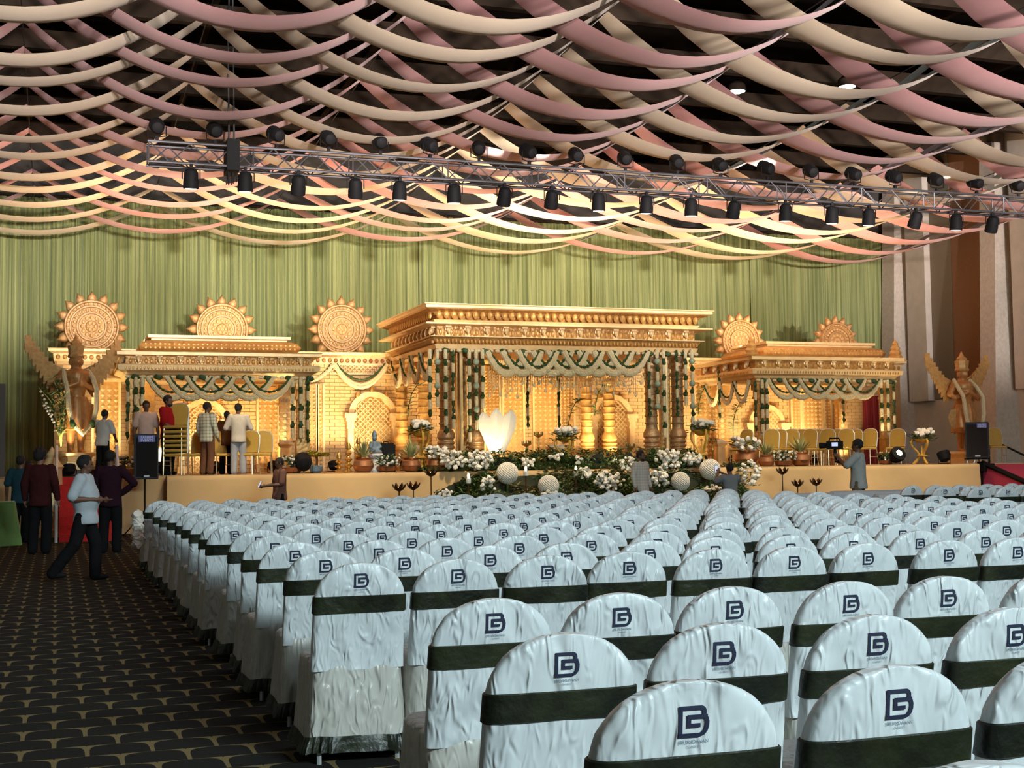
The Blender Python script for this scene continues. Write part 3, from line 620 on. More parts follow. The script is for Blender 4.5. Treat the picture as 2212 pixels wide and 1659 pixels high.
# ================================================================ garlands
def rope(p0,p1,sag,r,n=26,seed=0,dy=0,bump=.18):
    P=[];R=[]
    for i in range(n+1):
        t=i/n; q=p0.lerp(p1,t); q.z-=sag*4*t*(1-t); q.y+=dy; P.append(q); R.append(r*(1+bump*math.sin(i*2.4+seed)))
    return MB().tube(P,R,8)
def swag_garland(p0,p1,sag,r,label,group,fringe=True,ends=True):
    t=thing('flower_swag',label,'garland',p0,group)
    rope(p0,p1,sag,r).build('jasmine_rope',JAS,t); rope(p0,p1,sag*.88,r*.55,dy=-r*.4,seed=2).build('jasmine_edging',JAS,t)
    rope(p0+Vector((.06,0,0)),p1-Vector((.06,0,0)),sag*.70,r*.42,dy=-r*.3,seed=1,bump=.4).build('leaf_rope',LEAF,t)
    return t
def swag_row(pa,pb,py,Y,n,wpx,sagpx,r,where,group):
    for i in range(n):
        a=pa+(pb-pa-wpx)*i/(n-1); p0=at(a,py,Y); p1=at(a+wpx,py+wpx*.018,Y); p0.y=p1.y=Y-.03*(i%3)
        sc=FPX/((p0-EYE).dot(FW)); swag_garland(p0,p1,sagpx/sc,r,'%s jasmine swag from the left on %s'%(ORD[i+1],where),group)
swag_row(318,632,813,LY-.12,6,104,48,.062,'the front of the left pavilion','swags of the left pavilion')
swag_row(1052,1398,758,CYa-.16,9,84,50,.085,'the front of the central pavilion','swags of the central pavilion')
swag_row(1658,1900,818,RY-.12,6,78,42,.062,'the front of the right pavilion','swags of the right pavilion')
for i in range(4):
    y0=CYa+.35+i*1.0; zb=zt[7]-.02; swag_garland(Vector((CXa-.08,y0,zb)),Vector((CXa-.08,y0+.98,zb)),.72,.06,'jasmine swag on the left side of the central pavilion, %s from its front corner'%ORD[i+1],'side swags of the central pavilion')
for i in range(3):
    y0=RY+.25+i*.9; swag_garland(Vector((rx0-.08,y0,zr_[4])),Vector((rx0-.08,y0+.88,zr_[4])),.62,.055,'jasmine swag on the left side of the right pavilion, %s from its front corner'%ORD[i+1],'side swags of the right pavilion')
swag_garland(at(722,786,WY-.2),at(836,786,WY-.2),.66,.075,'wide jasmine swag hung on the set wall above the lattice arch','wall swags'); swag_garland(at(666,822,WY-.3),at(720,786,WY-.3),.12,.065,'short jasmine swag joining the left pavilion to the set wall','wall swags')
# leaf and blossom beading under each cornice
def beading(x0,x1,y,z,where):
    t=thing('blossom_border','row of white blossoms and green leaf tufts under the cornice of %s'%where,'garland',((x0+x1)/2,y,z)); n=int((x1-x0)/.17)
    b=MB().ball((0,0,0),(.07,.05,.045),7,5,.3).mesh('blossom',JAS); l=MB().ball((0,0,0),(.10,.06,.06),6,5,.6).mesh('leaf_tuft',LEAF)
    for i in range(n+1): x=x0+(x1-x0)*i/n; place('leaf_tuft' if i%3==1 else 'blossom',l if i%3==1 else b,t,(x,y,z-(.01 if i%3==1 else 0)))
beading(lx0,lx1,LY-.13,zl[4]-.03,'the left pavilion'); beading(CXa,CXb,CYa-.17,zt[7]-.07,'the central pavilion'); beading(rx0,rx1,RY-.13,zr_[4]-.03,'the right pavilion')
# hanging strings
WB=MB().lathe([(.0,-.13),(.045,-.12),(.055,0),(.045,.12),(.0,.13)],n=7).mesh('white_blossoms',JAS); GT=MB().ball((0,0,0),(.058,.058,.09),7,6,.8,3).mesh('leaf_tuft',LEAF); GBall=MB().ball((0,0,0),.085,8,6).mesh('pale_globe',M('pale_green_globe',(.34,.42,.30),.6)); 
def hanging(px,py0,py1,Y,label,kind,group):
    a=at(px,py0,Y); b=at(px,py1,Y); b.x=a.x; t=thing('hanging_garland',label,'garland',a,group)
    MB().tube([a,Vector((a.x,Y,b.z))],.008,4).build('string',LEAF,t); z=a.z-.1; i=0
    while z>b.z:
        if kind=='ball': nm,me,st=(('pale_globe',GBall,.20) if i%3==1 else ('white_blossoms',WB,.20) if i%3==0 else ('leaf_tuft',GT,.2))
        elif kind=='leafy': nm,me,st=('leaf_tuft',GT,.17) if i%4!=2 else ('white_blossoms',WB,.2)
        else: nm,me,st=('white_blossoms',WB,.23) if i%2==0 else ('leaf_tuft',GT,.19)
        place(nm,me,t,(a.x,Y,z),(0,0,i),(1,1,1) if kind!='leafy' else (.8,.8,1)); z-=st; i+=1
H1='garlands hanging on the central pavilion'
for px,p1,kd,wh in ((928,905,'w','at its front left corner'),(944,875,'ball','beside its front left corner'),(962,940,'w','over its first front column'),(978,925,'leafy','right of its first front column'),(1013,960,'w','left of its second front column'),(1028,930,'ball','over its second front column'),(1042,890,'w','right of its second front column'),
    (1401,905,'leafy','left of its third front column'),(1419,890,'ball','over its third front column'),(1433,945,'w','between its right front columns'),(1461,900,'leafy','over its last front column'),(1480,880,'w','right of its last front column'),(1494,940,'ball','at its front right corner')):
    hanging(px,756,p1,CYa-.2,'white and green garland on the central pavilion %s'%wh,kd,H1)
for px,p1,kd,wh in ((276,950,'leafy','outside its left column'),(294,945,'w','over its left column'),(308,865,'w','inside its left column'),(632,945,'w','inside its right column'),(650,955,'w','over its right column'),(665,950,'leafy','outside its right column')):
    hanging(px,816,p1,LY-.15,'string of blossoms and leaves on the left pavilion %s'%wh,kd,'garlands hanging on the left pavilion')
for px,p1,kd,wh in ((1631,935,'leafy','outside its left column'),(1646,930,'w','over its left column'),(1656,955,'w','inside its left column'),(1903,930,'w','inside its right column'),(1917,925,'w','over its right column'),(1930,950,'leafy','outside its right column')):
    hanging(px,822,p1,RY-.15,'string of blossoms and leaves on the right pavilion %s'%wh,kd,'garlands hanging on the right pavilion')
for px,p1,yy,wh in ((1139,930,34.6,'left of the middle screens in the central pavilion'),(1206,945,34.6,'right of the middle screens in the central pavilion'),(1820,915,35,'in front of the right pavilion back wall'),(1553,900,35,'between the central and right pavilions')):
    hanging(px,800,p1,yy,'leafy string hanging %s'%wh,'leafy','inner hanging garlands')
# bead fringe below the central swags
t=thing('bead_fringe','fringe of thin bead strings with small blossoms below the central swags','fringe',at(1225,800,CYa+.05)); mb=MB(); fb=MB()
for i in range(84):
    px=1056+i*4.05; a=at(px,775,CYa+.05+RND.uniform(-.05,.1)); L_=RND.uniform(.55,.95); mb.tube([a,(a.x,a.y,a.z-L_)],.009,4)
    for k in range(5): fb.ball((a.x,a.y,a.z-L_*(.45+.13*k)),.022,5,4)
    if i%3==0: fb.ball((a.x,a.y,a.z-L_-.03),(.04,.04,.06),6,5)
mb.build('strings',GC,t)['kind']='stuff'; fb.build('beads',JAS,t)['kind']='stuff'
# ================================================================ winged statues
CLAY=M('copper_gold_statue',(.56,.27,.085),.42,.3,col2=(.44,.19,.06),ns=9,bump=.3,bs=30); CLAY2=M('pale_gold_wing',(.62,.36,.13),.45,.25,col2=(.50,.27,.09),ns=12)
def remesh(mb,vox,sm=4):
    me=mb.mesh('tmp',None,None,0); o=bpy.data.objects.new('tmp',me); COL.objects.link(o)
    m=o.modifiers.new('r','REMESH'); m.mode='VOXEL'; m.voxel_size=vox; m.use_smooth_shade=True
    s_=o.modifiers.new('s','SMOOTH'); s_.iterations=sm; s_.factor=.5
    me2=bpy.data.meshes.new_from_object(o.evaluated_get(bpy.context.evaluated_depsgraph_get())); bpy.data.objects.remove(o); bpy.data.meshes.remove(me)
    me2.polygons.foreach_set('use_smooth',[True]*len(me2.polygons)); return me2
def limb(mb,pts,rs,n=10):
    P=[Vector(p) for p in pts]
    mb.tube(P,rs,n)
    for p,r in zip(P,rs): mb.ball(p,r,n,6)
def statue_proto():
    t=thing('winged_statue','','statue'); b=MB()
    for s_ in (-1,1):
        limb(b,[(s_*.13,0,1.55),(s_*.14,-.03,1.0),(s_*.13,.0,.50)],[.15,.125,.085]); limb(b,[(s_*.13,0,.5),(s_*.13,.0,.36)],[.08,.08]); b.ball((s_*.13,-.07,.36),(.075,.15,.06),8,6)
        limb(b,[(s_*.30,0,2.30),(s_*.50,-.02,2.02),(s_*.44,-.14,1.90),(s_*.05,-.27,2.06)],[.12,.095,.085,.055]); b.ball((s_*.025,-.27,2.16),(.035,.045,.13),8,6)
    b.lathe([(.20,1.4),(.23,1.55),(.21,1.75),(.25,2.0),(.31,2.2),(.30,2.33),(.14,2.42),(.10,2.52)],(0,0,0),16)
    b.ball((0,-.02,2.62),(.155,.17,.20),12,10); b.ball((0,-.18,2.60),(.035,.05,.06),6,5)
    for s_ in (-1,1): b.ball((s_*.16,0,2.60),(.035,.05,.09),6,5)
    o=bpy.data.objects.new('body',remesh(b,.028)); COL.objects.link(o); o.data.materials.append(CLAY); o.parent=t; OFF[o]=Vector((0,0,0))
    MB().lathe([(.18,2.70),(.20,2.74),(.17,2.80),(.185,2.90),(.20,3.0),(.13,3.03),(.145,3.07),(.07,3.14),(.03,3.24),(0,3.30)],(0,0,0),14,7,.05).build('crown',CLAY2,t)
    MB().lathe([(.26,1.72),(.30,1.60),(.33,1.2),(.36,.92),(.34,.90)],(0,0,0),40,12,.05).build('robe',CLAY,t)
    for s_ in (-1,1): MB().loft([[(s_*(.24+.10*math.sin(q*5)),-.05,1.62-q),(s_*(.46+.10*math.sin(q*7)),.02,1.55-q),(s_*.30,.10,1.6-q)] for q in (0,.2,.4,.6,.7)]).build('sash',CLAY2,t)
    for s_ in (-1,1):
        wg=MB().loft([[(s_*.22,.16,2.42),(s_*.25,.16,2.05),(s_*.25,.24,2.05),(s_*.22,.24,2.42)],[(s_*.6,.2,2.60),(s_*.55,.2,2.15),(s_*.55,.26,2.15),(s_*.6,.26,2.60)],[(s_*1.0,.24,2.92),(s_*.85,.24,2.55),(s_*.85,.28,2.55),(s_*1.0,.28,2.92)],[(s_*1.16,.26,3.10),(s_*1.14,.26,3.02),(s_*1.14,.28,3.02),(s_*1.16,.28,3.10)]]).build('wing',CLAY2,t,0)
        for k in range(9):
            q=k/8; x=.28+.84*q; z=2.20+.86*q**1.3; a=math.radians(20+40*q); L_=.46-.18*q; dx,dz=math.cos(a)*0+.16*(1-q)+.05,-L_
            f=MB(); f.loft([[(s_*(x-.075),.15,z+.16),(s_*(x+.075),.15,z+.16),(s_*(x+.075),.19,z+.16),(s_*(x-.075),.19,z+.16)],[(s_*(x+dx*.5-.085),.13,z+dz*.5),(s_*(x+dx*.5+.085),.13,z+dz*.5),(s_*(x+dx*.5+.085),.17,z+dz*.5),(s_*(x+dx*.5-.085),.17,z+dz*.5)],[(s_*(x+dx-.02),.14,z+dz),(s_*(x+dx+.02),.14,z+dz),(s_*(x+dx+.02),.16,z+dz),(s_*(x+dx-.02),.16,z+dz)]]).build('feather',CLAY2,wg,0)
    MB().lathe([(.36,0),(.36,.12),(.32,.14),(.34,.24),(.40,.27),(.40,.33),(.36,.35)],(0,0,0),24,0,0,.75).build('pedestal',GC,t,30)
    return t
s1=statue_proto(); base=at(2087,995,31.6); s1.location=(base.x-.05,31.6,SZ); s1.rotation_euler=(0,0,.12); s1['label']='copper gold winged guardian statue with folded hands behind the right loudspeaker'; s1.scale=(1,1,.98)
p=at(163,990,32.0); s2=copy_tree(s1,(p.x,32.0,SZ+.22),.35,'copper gold winged guardian statue with folded hands at the left end of the stage',.93); s1['group']=s2['group']='winged guardian statues'
def statue_garland(s,label):
    sc=s.scale.x; L0=Matrix.Translation(s.location)@Matrix.Rotation(s.rotation_euler.z,4,'Z')@Matrix.Scale(sc,4); t=thing('statue_garland',label,'garland',s.location,'garlands worn by the statues')
    P=[L0@Vector(q) for q in ((-.30,.02,2.40),(-.36,-.17,2.2),(-.37,-.40,1.9),(-.34,-.45,1.4),(-.25,-.45,1.05),(0,-.47,.80),(.25,-.45,1.05),(.34,-.45,1.4),(.37,-.40,1.9),(.36,-.17,2.2),(.30,.02,2.40))]
    MB().tube(P,[.055*(1+.1*(i%2)) for i in range(11)],8).build('jasmine_rope',JAS,t)
    for i in (4,6): MB().ball(P[i]+Vector((0,-.05,0)),(.07,.05,.09),7,6,.5).build('leaf_tuft',LEAF,t)
statue_garland(s1,'long cream jasmine garland round the neck of the right winged statue'); statue_garland(s2,'long cream jasmine garland round the neck of the left winged statue')
pl=thing('statue_plinth','dark brown and cream plinth under the left winged statue','plinth',(p.x,32,SZ)); MB().box(p.x-.62,p.x+.75,31.5,32.5,SZ,SZ+.15).build('dark_block',M('dark_brown_wood',(.10,.04,.02),.5),pl,0); MB().box(p.x-.55,p.x+.8,31.45,32.55,SZ+.15,SZ+.22).build('cream_top',GC,pl,0)
# ================================================================ flowers on the stage front
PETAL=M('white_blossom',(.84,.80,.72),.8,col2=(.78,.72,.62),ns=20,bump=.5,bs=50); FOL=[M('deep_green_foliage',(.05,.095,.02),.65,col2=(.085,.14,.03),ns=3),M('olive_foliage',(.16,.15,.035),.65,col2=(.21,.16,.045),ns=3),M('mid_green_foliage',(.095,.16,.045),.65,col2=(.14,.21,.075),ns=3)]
def leaf(mb,c,L_,w,rnd,up=.4):
    a=rnd.uniform(0,2*PI); e=rnd.uniform(-.3,1.0)*up+rnd.uniform(-.3,.5); d=Vector((math.cos(a)*math.cos(e),math.sin(a)*math.cos(e),math.sin(e))); s_=d.cross(Vector((0,0,1))); s_=s_.normalized() if s_.length>.01 else Vector((1,0,0)); n=s_.cross(d); c=Vector(c)
    q=[c,c+d*L_*.45+s_*w+n*.02,c+d*L_,c+d*L_*.45-s_*w+n*.02]; mb.add(q,[(0,1,2,3)])
mx0,mx1=at(948,1050,29).x,at(1652,1050,29.4).x
def mound_z(x,y):
    t=(x-mx0)/(mx1-mx0); e=min(1,min(t,1-t)*7)**.5 if 0<t<1 else 0
    y0=31.2; y1=28.3
    q=max(0,min(1,(y0-y)/(y0-y1)))
    return e*((SZ+.30)*(1-q)**.75+.12)+.12*noise.noise(Vector((x*1.1,y*1.4,3)))*e
mo=thing('flower_bank','bank of leafy green foliage sloping from the stage front to the floor','foliage',((mx0+mx1)/2,29.6,0))
cells=[]; nx,ny=60,12
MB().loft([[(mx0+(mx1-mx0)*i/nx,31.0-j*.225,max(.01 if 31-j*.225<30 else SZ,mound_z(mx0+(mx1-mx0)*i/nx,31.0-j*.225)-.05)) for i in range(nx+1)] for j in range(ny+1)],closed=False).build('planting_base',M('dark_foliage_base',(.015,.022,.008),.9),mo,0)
for k in range(3):
    mb=MB(); rnd=random.Random(k)
    for i in range(9000 if k==0 else 5000):
        x=rnd.uniform(mx0-.1,mx1+.1); y=rnd.uniform(28.3,31.2); z=mound_z(min(max(x,mx0+.03),mx1-.03),y)+rnd.uniform(-.06,.10)
        if noise.noise(Vector((x*.8,y*.8,k*9)))<(-.15 if k==0 else .02): continue
        if y>30: z=max(z,SZ+.02)
        leaf(mb,(x,y,max(z,.02)),rnd.uniform(.10,.22),rnd.uniform(.018,.045),rnd)
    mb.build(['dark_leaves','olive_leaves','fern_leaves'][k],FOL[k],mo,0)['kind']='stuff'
BLO=[MB().ball((0,0,0),(.075,.075,.055),8,5,.45,i*5).mesh('blossom',PETAL) for i in range(3)]
def flower_bush(px,py,Y,wpx,hpx,n,label,leaves=70,s=1.0,stem=True):
    c=at(px,py,Y); sc=FPX/((c-EYE).dot(FW)); W,H=wpx/sc/2,hpx/sc/2; rnd=random.Random(px*7+py)
    t=thing('white_flower_bush',label,'flowers',c,'clumps of white flowers'); mb=MB()
    for i in range(leaves): leaf(mb,c+Vector((rnd.uniform(-W,W)*1.05,rnd.uniform(-.25,.35),rnd.uniform(-H,H)-.06)),rnd.uniform(.10,.2),.03,rnd)
    mb.build('leaves',FOL[rnd.choice((0,2))],t,0)['kind']='stuff'
    for i in range(int(n*1.6)):
        a=rnd.uniform(0,2*PI); r=math.sqrt(rnd.random()); place('blossom',BLO[i%3],t,c+Vector((W*r*math.cos(a),-.22+rnd.uniform(-.1,.12),H*r*math.sin(a))),(rnd.uniform(.6,1.3),rnd.uniform(-.4,.4),a),(s*rnd.uniform(.5,.92),)*3)
for a in ((975,992,30.0,60,36,30,'at the left end of the flower bank beside the brass pots'),(1030,995,30.0,52,44,30,'below the second front column of the central pavilion'),(1048,1050,28.9,34,44,12,'low at the left of the flower bank'),(1134,998,30.3,26,22,12,'small, right of the white fan'),(1195,985,30.6,26,16,9,'below the gold stand in the central pavilion'),(1243,995,30.4,18,16,7,'small, left of the bright round lamp'),
    (1310,1040,28.9,62,44,30,'left of the man in the checked shirt'),(1437,992,30.0,62,40,34,'right of the checked shirt man on the stage edge'),(1487,990,30.1,44,30,20,'left of the upper right white flower ball'),(1420,1030,29.0,44,40,22,'beside the lower right white flower ball'),(1345,1000,29.8,30,30,12,'small, just left of the man in the checked shirt'),(1612,1018,29.6,40,56,26,'at the right end of the bank behind the phone man'),(1530,1056,28.6,40,14,10,'low, just above the chair tops'),(1182,1068,28.4,34,14,10,'low at the floor under the second white flower ball'),(960,1066,28.5,30,12,8,'low at the left floor end of the flower bank'),(1255,1020,29.2,30,30,9,'in the middle of the flower bank')):
    flower_bush(*a[:6],'clump of white flowers '+a[6])
# round white flower balls
for i,(px,py,r,Y,lb) in enumerate(((1096,1022,23,29.3,'left, highest of the left pair'),(1185,1049,22,28.6,'lower of the left pair'),(1470,1040,20,28.8,'lower of the right pair'),(1534,1014,22,29.3,'behind the man with a phone'))):
    c=at(px,py,Y); rr=r/(FPX/((c-EYE).dot(FW))); t=thing('flower_ball','large round ball of white blossoms in the flower bank, %s'%lb,'flower ball',c,'white flower balls'); MB().ball(c,rr*.95,20,14).build('core',PETAL,t)
    mb=MB(); rnd=random.Random(i)
    for k in range(420):
        z=1-2*(k+.5)/420; a=k*2.39996; q=math.sqrt(1-z*z); mb.ball((c.x+rr*.97*q*math.cos(a),c.y+rr*.97*q*math.sin(a),c.z+rr*.97*z),rr*.085,5,4)
    mb.build('petals',PETAL,t)['kind']='stuff'
    if c.z-rr>.3: MB().tube([(c.x,c.y,0),(c.x,c.y,c.z-rr*.9)],.03,6).build('stake',FOL[0],t)
# ================================================================ things on the stage
BRASS=M('polished_brass',(.80,.52,.16),.25,.9); COPP=M('copper_pot',(.50,.22,.10),.32,.7); GOLDW=M('gold_painted_stand',(.66,.40,.07),.4,.3); CANDLE=M('candle_flame',(1,.8,.4),.5,emit=(1,.62,.25),es=12); STONEB=M('blue_grey_paint',(.16,.24,.32),.5,col2=(.10,.14,.18),ns=9); WHITE=M('white_paint',(.78,.77,.74),.5)
def pot(px,py,Y,s,kind,label):
    c=at(px,py,Y); z0=SZ if Y>=SY else 0; c.z=z0; rnd=random.Random(px); t=thing('copper_pot' if kind!='bowl' else 'planter_bowl',label,'pot',c,'plant pots along the stage')
    if kind=='bowl': MB().lathe([(.13*s,0),(.20*s,.04*s),(.24*s,.14*s),(.22*s,.15*s),(0,.13*s)],c,16).build('bowl',COPP,t)
    else: MB().lathe([(.12*s,0),(.20*s,.05*s),(.25*s,.16*s),(.22*s,.27*s),(.17*s,.31*s),(.20*s,.34*s),(.18*s,.33*s),(0,.30*s)],c,18).build('pot',COPP,t)
    top=c.z+(.14 if kind=='bowl' else .33)*s; mb=MB()
    if kind=='spiky':
        for i in range(46): a=rnd.uniform(0,2*PI); e=rnd.uniform(.5,1.35); L_=rnd.uniform(.28,.48)*s; d=Vector((math.cos(a)*math.cos(e),math.sin(a)*math.cos(e),math.sin(e))); q=Vector((c.x,c.y,top))+d*.05; sd=d.cross(Vector((0,0,1))).normalized()*.022; mb.add([q-sd,q+sd,q+d*L_*.6+sd*.8,q+d*L_,q+d*L_*.6-sd*.8],[(0,1,2,3,4)])
        mb.build('blades',M('pale_green_blades',(.30,.34,.12),.6,col2=(.42,.42,.20),ns=6),t,0)['kind']='stuff'
    else:
        for i in range(90): leaf(mb,(c.x+rnd.uniform(-.25,.25)*s,c.y+rnd.uniform(-.2,.2)*s,top+rnd.uniform(0,.22)*s),.16*s,.028,rnd)
        mb.build('leaves',FOL[2],t,0)['kind']='stuff'
        for i in range(24): place('blossom',BLO[i%3],t,(c.x+rnd.uniform(-.27,.27)*s,c.y-.1+rnd.uniform(-.2,.1)*s,top+rnd.uniform(.02,.28)*s),(1,0,i),(.45*s if kind=='bowl' else .8*s,)*3)
for a in ((785,1010,30.3,1.0,'spiky','copper pot of pale spiky leaves left of the blue figurine'),(836,1010,30.25,1.0,'bowl','low bowl of small pink white flowers before the black case'),(888,1010,30.3,.95,'spiky','copper pot of spiky leaves under the gold flower stand'),(942,1010,30.25,.95,'flowers','copper pot of white flowers next to the flower bank'),(1655,1003,30.3,.85,'spiky','copper pot of spiky leaves at the right end of the flower bank'),(1692,1003,30.25,1.0,'bowl','low bowl of small white flowers before the right pavilion'),(1730,1003,30.25,1.05,'spiky','copper pot of pale spiky leaves before the gold chairs'),(1612,1003,30.9,1.25,'flowers','copper pot of white flowers left of the right pavilion column'),(1915,1003,30.9,.8,'bowl','low bowl of white flowers at the right column of the right pavilion'),(632,1020,30.6,1.0,'bowl','low bowl of cream flowers beside the right column of the left pavilion'),(272,1028,31.2,1.1,'bowl','low bowl of cream flowers left of the left loudspeaker')): pot(*a)
def flower_stand(px,pyt,Y,label,h):
    c=at(px,pyt,Y); c.z=SZ; t=thing('flower_stand',label,'flower stand',c,'gold flower stands'); H=h
    for k in range(3):
        a=2*PI*k/3+.5; P=[]
        for q in range(9): u=q/8; r=.14+.12*math.sin(u*PI*2.0+2.6)*(1-.2*u)+.04; P.append((c.x+r*math.cos(a),c.y+r*math.sin(a),c.z+H*u))
        MB().tube(P,[.035,.04,.03,.03,.028,.028,.03,.035,.03],7).build('leg',GOLDW,t)
    MB().lathe([(.06,H*.30),(.15,H*.33),(.15,H*.36),(.03,H*.40),(.02,H*.7),(.05,H*.74),(0,H*.78)],c,12).build('lower_shelf',GOLDW,t)
    MB().lathe([(.05,H*.84),(.16,H*.88),(.23,H*.97),(.24,H),(.20,H),(0,H*.95)],c,16).build('bowl',GOLDW,t)
    rnd=random.Random(px); mb=MB()
    for i in range(90): a=rnd.uniform(0,2*PI); r=rnd.uniform(.1,.34); leaf(mb,(c.x+r*math.cos(a),c.y+r*math.sin(a),c.z+H+rnd.uniform(-.06,.12)),.18,.035,rnd,.2)
    mb.build('leaves',FOL[0],t,0)['kind']='stuff'
    for i in range(22): a=rnd.uniform(0,2*PI); r=rnd.uniform(0,.28); place('blossom',BLO[i%3],t,(c.x+r*math.cos(a),c.y-.05+r*math.sin(a),c.z+H+.10+rnd.uniform(-.02,.14)),(.7,0,a),(1.0,)*3)
flower_stand(908,900,30.9,'gold three legged flower stand left of the central pavilion columns',.98); flower_stand(1222,925,31.0,'gold three legged flower stand inside the central pavilion',.80); flower_stand(1515,910,31.0,'gold three legged flower stand right of the central pavilion',.98); flower_stand(1990,930,30.7,'gold three legged flower stand standing alone at the right end of the stage',.70)
def brass_lamp(px,pyt,Y,label,tiers,group='brass lamps'):
    c=at(px,pyt,Y); h=c.z-SZ; c.z=SZ; t=thing('brass_lamp',label,'lamp',c,group); P=[(.11,0),(.12,.02),(.06,.06),(.03,.10)]; z=.10; st=(h-.32)/tiers
    for k in range(tiers): P+=[(.025,z),(.09-.012*k,z+st*.35),(.10-.012*k,z+st*.5),(.05,z+st*.7),(.025,z+st*.95)]; z+=st
    MB().lathe(P,c,14).build('stem',BRASS,t); MB().lathe([(.03,z),(.06,z+.03),(.05,z+.10),(.015,z+.18),(0,z+.22)],c,12).build('finial',BRASS,t)
brass_lamp(732,972,30.35,'shortest tiered brass finial lamp left of the lattice arch',2); brass_lamp(753,951,30.35,'middle tiered brass finial lamp left of the lattice arch',3); brass_lamp(774,940,30.6,'tallest tiered brass finial lamp left of the lattice arch',3)
def oil_lamp(px,pyt,Y,label):
    c=at(px,pyt,Y); h=c.z-SZ; c.z=SZ; t=thing('oil_lamp_stand',label,'lamp',c,'tall oil lamp stands'); MB().lathe([(.12,0),(.10,.04),(.02,.08),(.02,h*.55),(.035,h*.58),(.02,h*.61),(.02,h-.16)],c,10).build('stem',BRASS,t)
    MB().lathe([(.02,h-.16),(.12,h-.10),(.13,h-.07),(.0,h-.09)],c,12).build('dish',BRASS,t)
    for k in range(5): a=2*PI*k/5; MB().ball((c.x+.11*math.cos(a),c.y+.11*math.sin(a),c.z+h-.04),(.018,.018,.04),5,4).build('wick',LEAF,t)
for px,py,Y,lb in ((1163,932,31.3,'in the middle of the central pavilion'),(1137,952,31.4,'right of the white fan'),(1362,958,31.3,'behind the man in the checked shirt'),(1539,946,31.2,'left of the right pavilion'),(820,955,34,'left of the rear columns of the central pavilion')): oil_lamp(px,py,Y,'thin tall oil lamp stand '+lb)
# figurine on a fluted white pedestal, yellow bonsai, black case
c=at(810,1005,30.5); c.z=SZ; t=thing('fluted_pedestal','short white fluted pedestal carrying the blue figurine','pedestal',c)
MB().lathe([(.15,0),(.15,.05),(.11,.07),(.11,.33),(.15,.36),(.16,.40)],c,32,12,.05).build('shaft',WHITE,t); MB().lathe([(.19,.40),(.19,.44)],c,24).build('top',WHITE,t)
f=MB(); limb(f,[(c.x,c.y,c.z+.5),(c.x-.01,c.y,c.z+.66),(c.x,c.y,c.z+.74)],[.12,.09,.04]); f.ball((c.x-.01,c.y-.02,c.z+.80),(.06,.065,.075),10,8); limb(f,[(c.x+.08,c.y,c.z+.69),(c.x+.13,c.y-.04,c.z+.60),(c.x+.06,c.y-.10,c.z+.56)],[.04,.035,.025]); limb(f,[(c.x-.09,c.y,c.z+.69),(c.x-.13,c.y-.04,c.z+.58),(c.x-.05,c.y-.1,c.z+.55)],[.04,.035,.025]); limb(f,[(c.x-.08,c.y-.04,c.z+.49),(c.x-.02,c.y-.14,c.z+.48),(c.x+.1,c.y-.1,c.z+.48)],[.07,.06,.05])
fg=thing('seated_figurine','small seated blue and grey figurine with a tall crown on the white pedestal','figurine',(c.x,c.y,c.z+.44)); o=bpy.data.objects.new('body',remesh(f,.013)); COL.objects.link(o); o.data.materials.append(STONEB); o.parent=fg; o.location=-OFF[fg]
MB().lathe([(.065,.84),(.07,.87),(.055,.92),(.03,.97),(0,1.0)],(c.x-.01,c.y,c.z),10).build('crown',STONEB,fg); MB().lathe([(.17,.44),(.18,.46),(.10,.5)],c,14).build('seat',COPP,fg)
c=at(683,1015,30.9); c.z=SZ; t=thing('yellow_bonsai','small yellow leaved potted tree in a blue pot at the right of the left pavilion','plant',c); MB().lathe([(.10,0),(.15,.05),(.16,.16),(.12,.18)],c,14).build('pot',STONEB,t); MB().tube([(c.x,c.y,c.z+.15),(c.x+.03,c.y,c.z+.3),(c.x-.02,c.y,c.z+.45)],.03,6).build('trunk',COPP,t)
mb=MB(); rnd=random.Random(3)
for i in range(420): a=rnd.uniform(0,2*PI); r=math.sqrt(rnd.random()); leaf(mb,(c.x-.08+.40*r*math.cos(a),c.y+.2*r*math.sin(a),c.z+.42+.12*(1-r)*rnd.uniform(-.6,1)),.09,.03,rnd)
mb.build('foliage',M('yellow_green_leaves',(.36,.30,.02),.6,col2=(.46,.36,.04),ns=9),t,0)['kind']='stuff'
c=at(836,1005,30.9); t=thing('equipment_case','upright black case with a small handle behind the low flower bowl','case',(c.x,31,SZ)); MB().box(c.x-.20,c.x+.20,30.85,31.15,SZ,SZ+.66).build('body',BLK,t,0); MB().box(c.x-.17,c.x+.17,30.88,31.12,SZ+.66,SZ+.69).build('lid',BLK,t,0); MB().tube([(c.x-.06,31,SZ+.68),(c.x-.05,31,SZ+.73),(c.x+.05,31,SZ+.73),(c.x+.06,31,SZ+.68)],.014,5).build('handle',BLK,t)
# white fan of tall petals
t=thing('white_petal_fan','three tall white glowing petal panels fanned out in front of the gold screens','panel',at(1075,985,31.7)); FAN=M('white_fan_cloth',(.88,.84,.74),.7,bump=.4,bs=20,stretch=(8,1,1)); c=at(1075,980,31.7)
for k,(dx,w,h) in enumerate(((-.30,.20,1.05),(0,.20,1.15),(.30,.20,1.10))):
    m=MB(); m.loft([[(c.x+dx*u0+wd*w,31.7+.05*(k==1)-.04*(1-abs(wd)),c.z+h*u) for wd in (-1,-.5,0,.5,1)] for u,u0,w in ((0,.15,.12),(.15,.35,.16),(.6,1.0,.19),(.85,1.15,.17),(1.0,1.25,.04))],closed=False)
    o=m.build('petal_panel',FAN,t,0)
    sm=o.modifiers.new('thickness','SOLIDIFY'); sm.thickness=.02
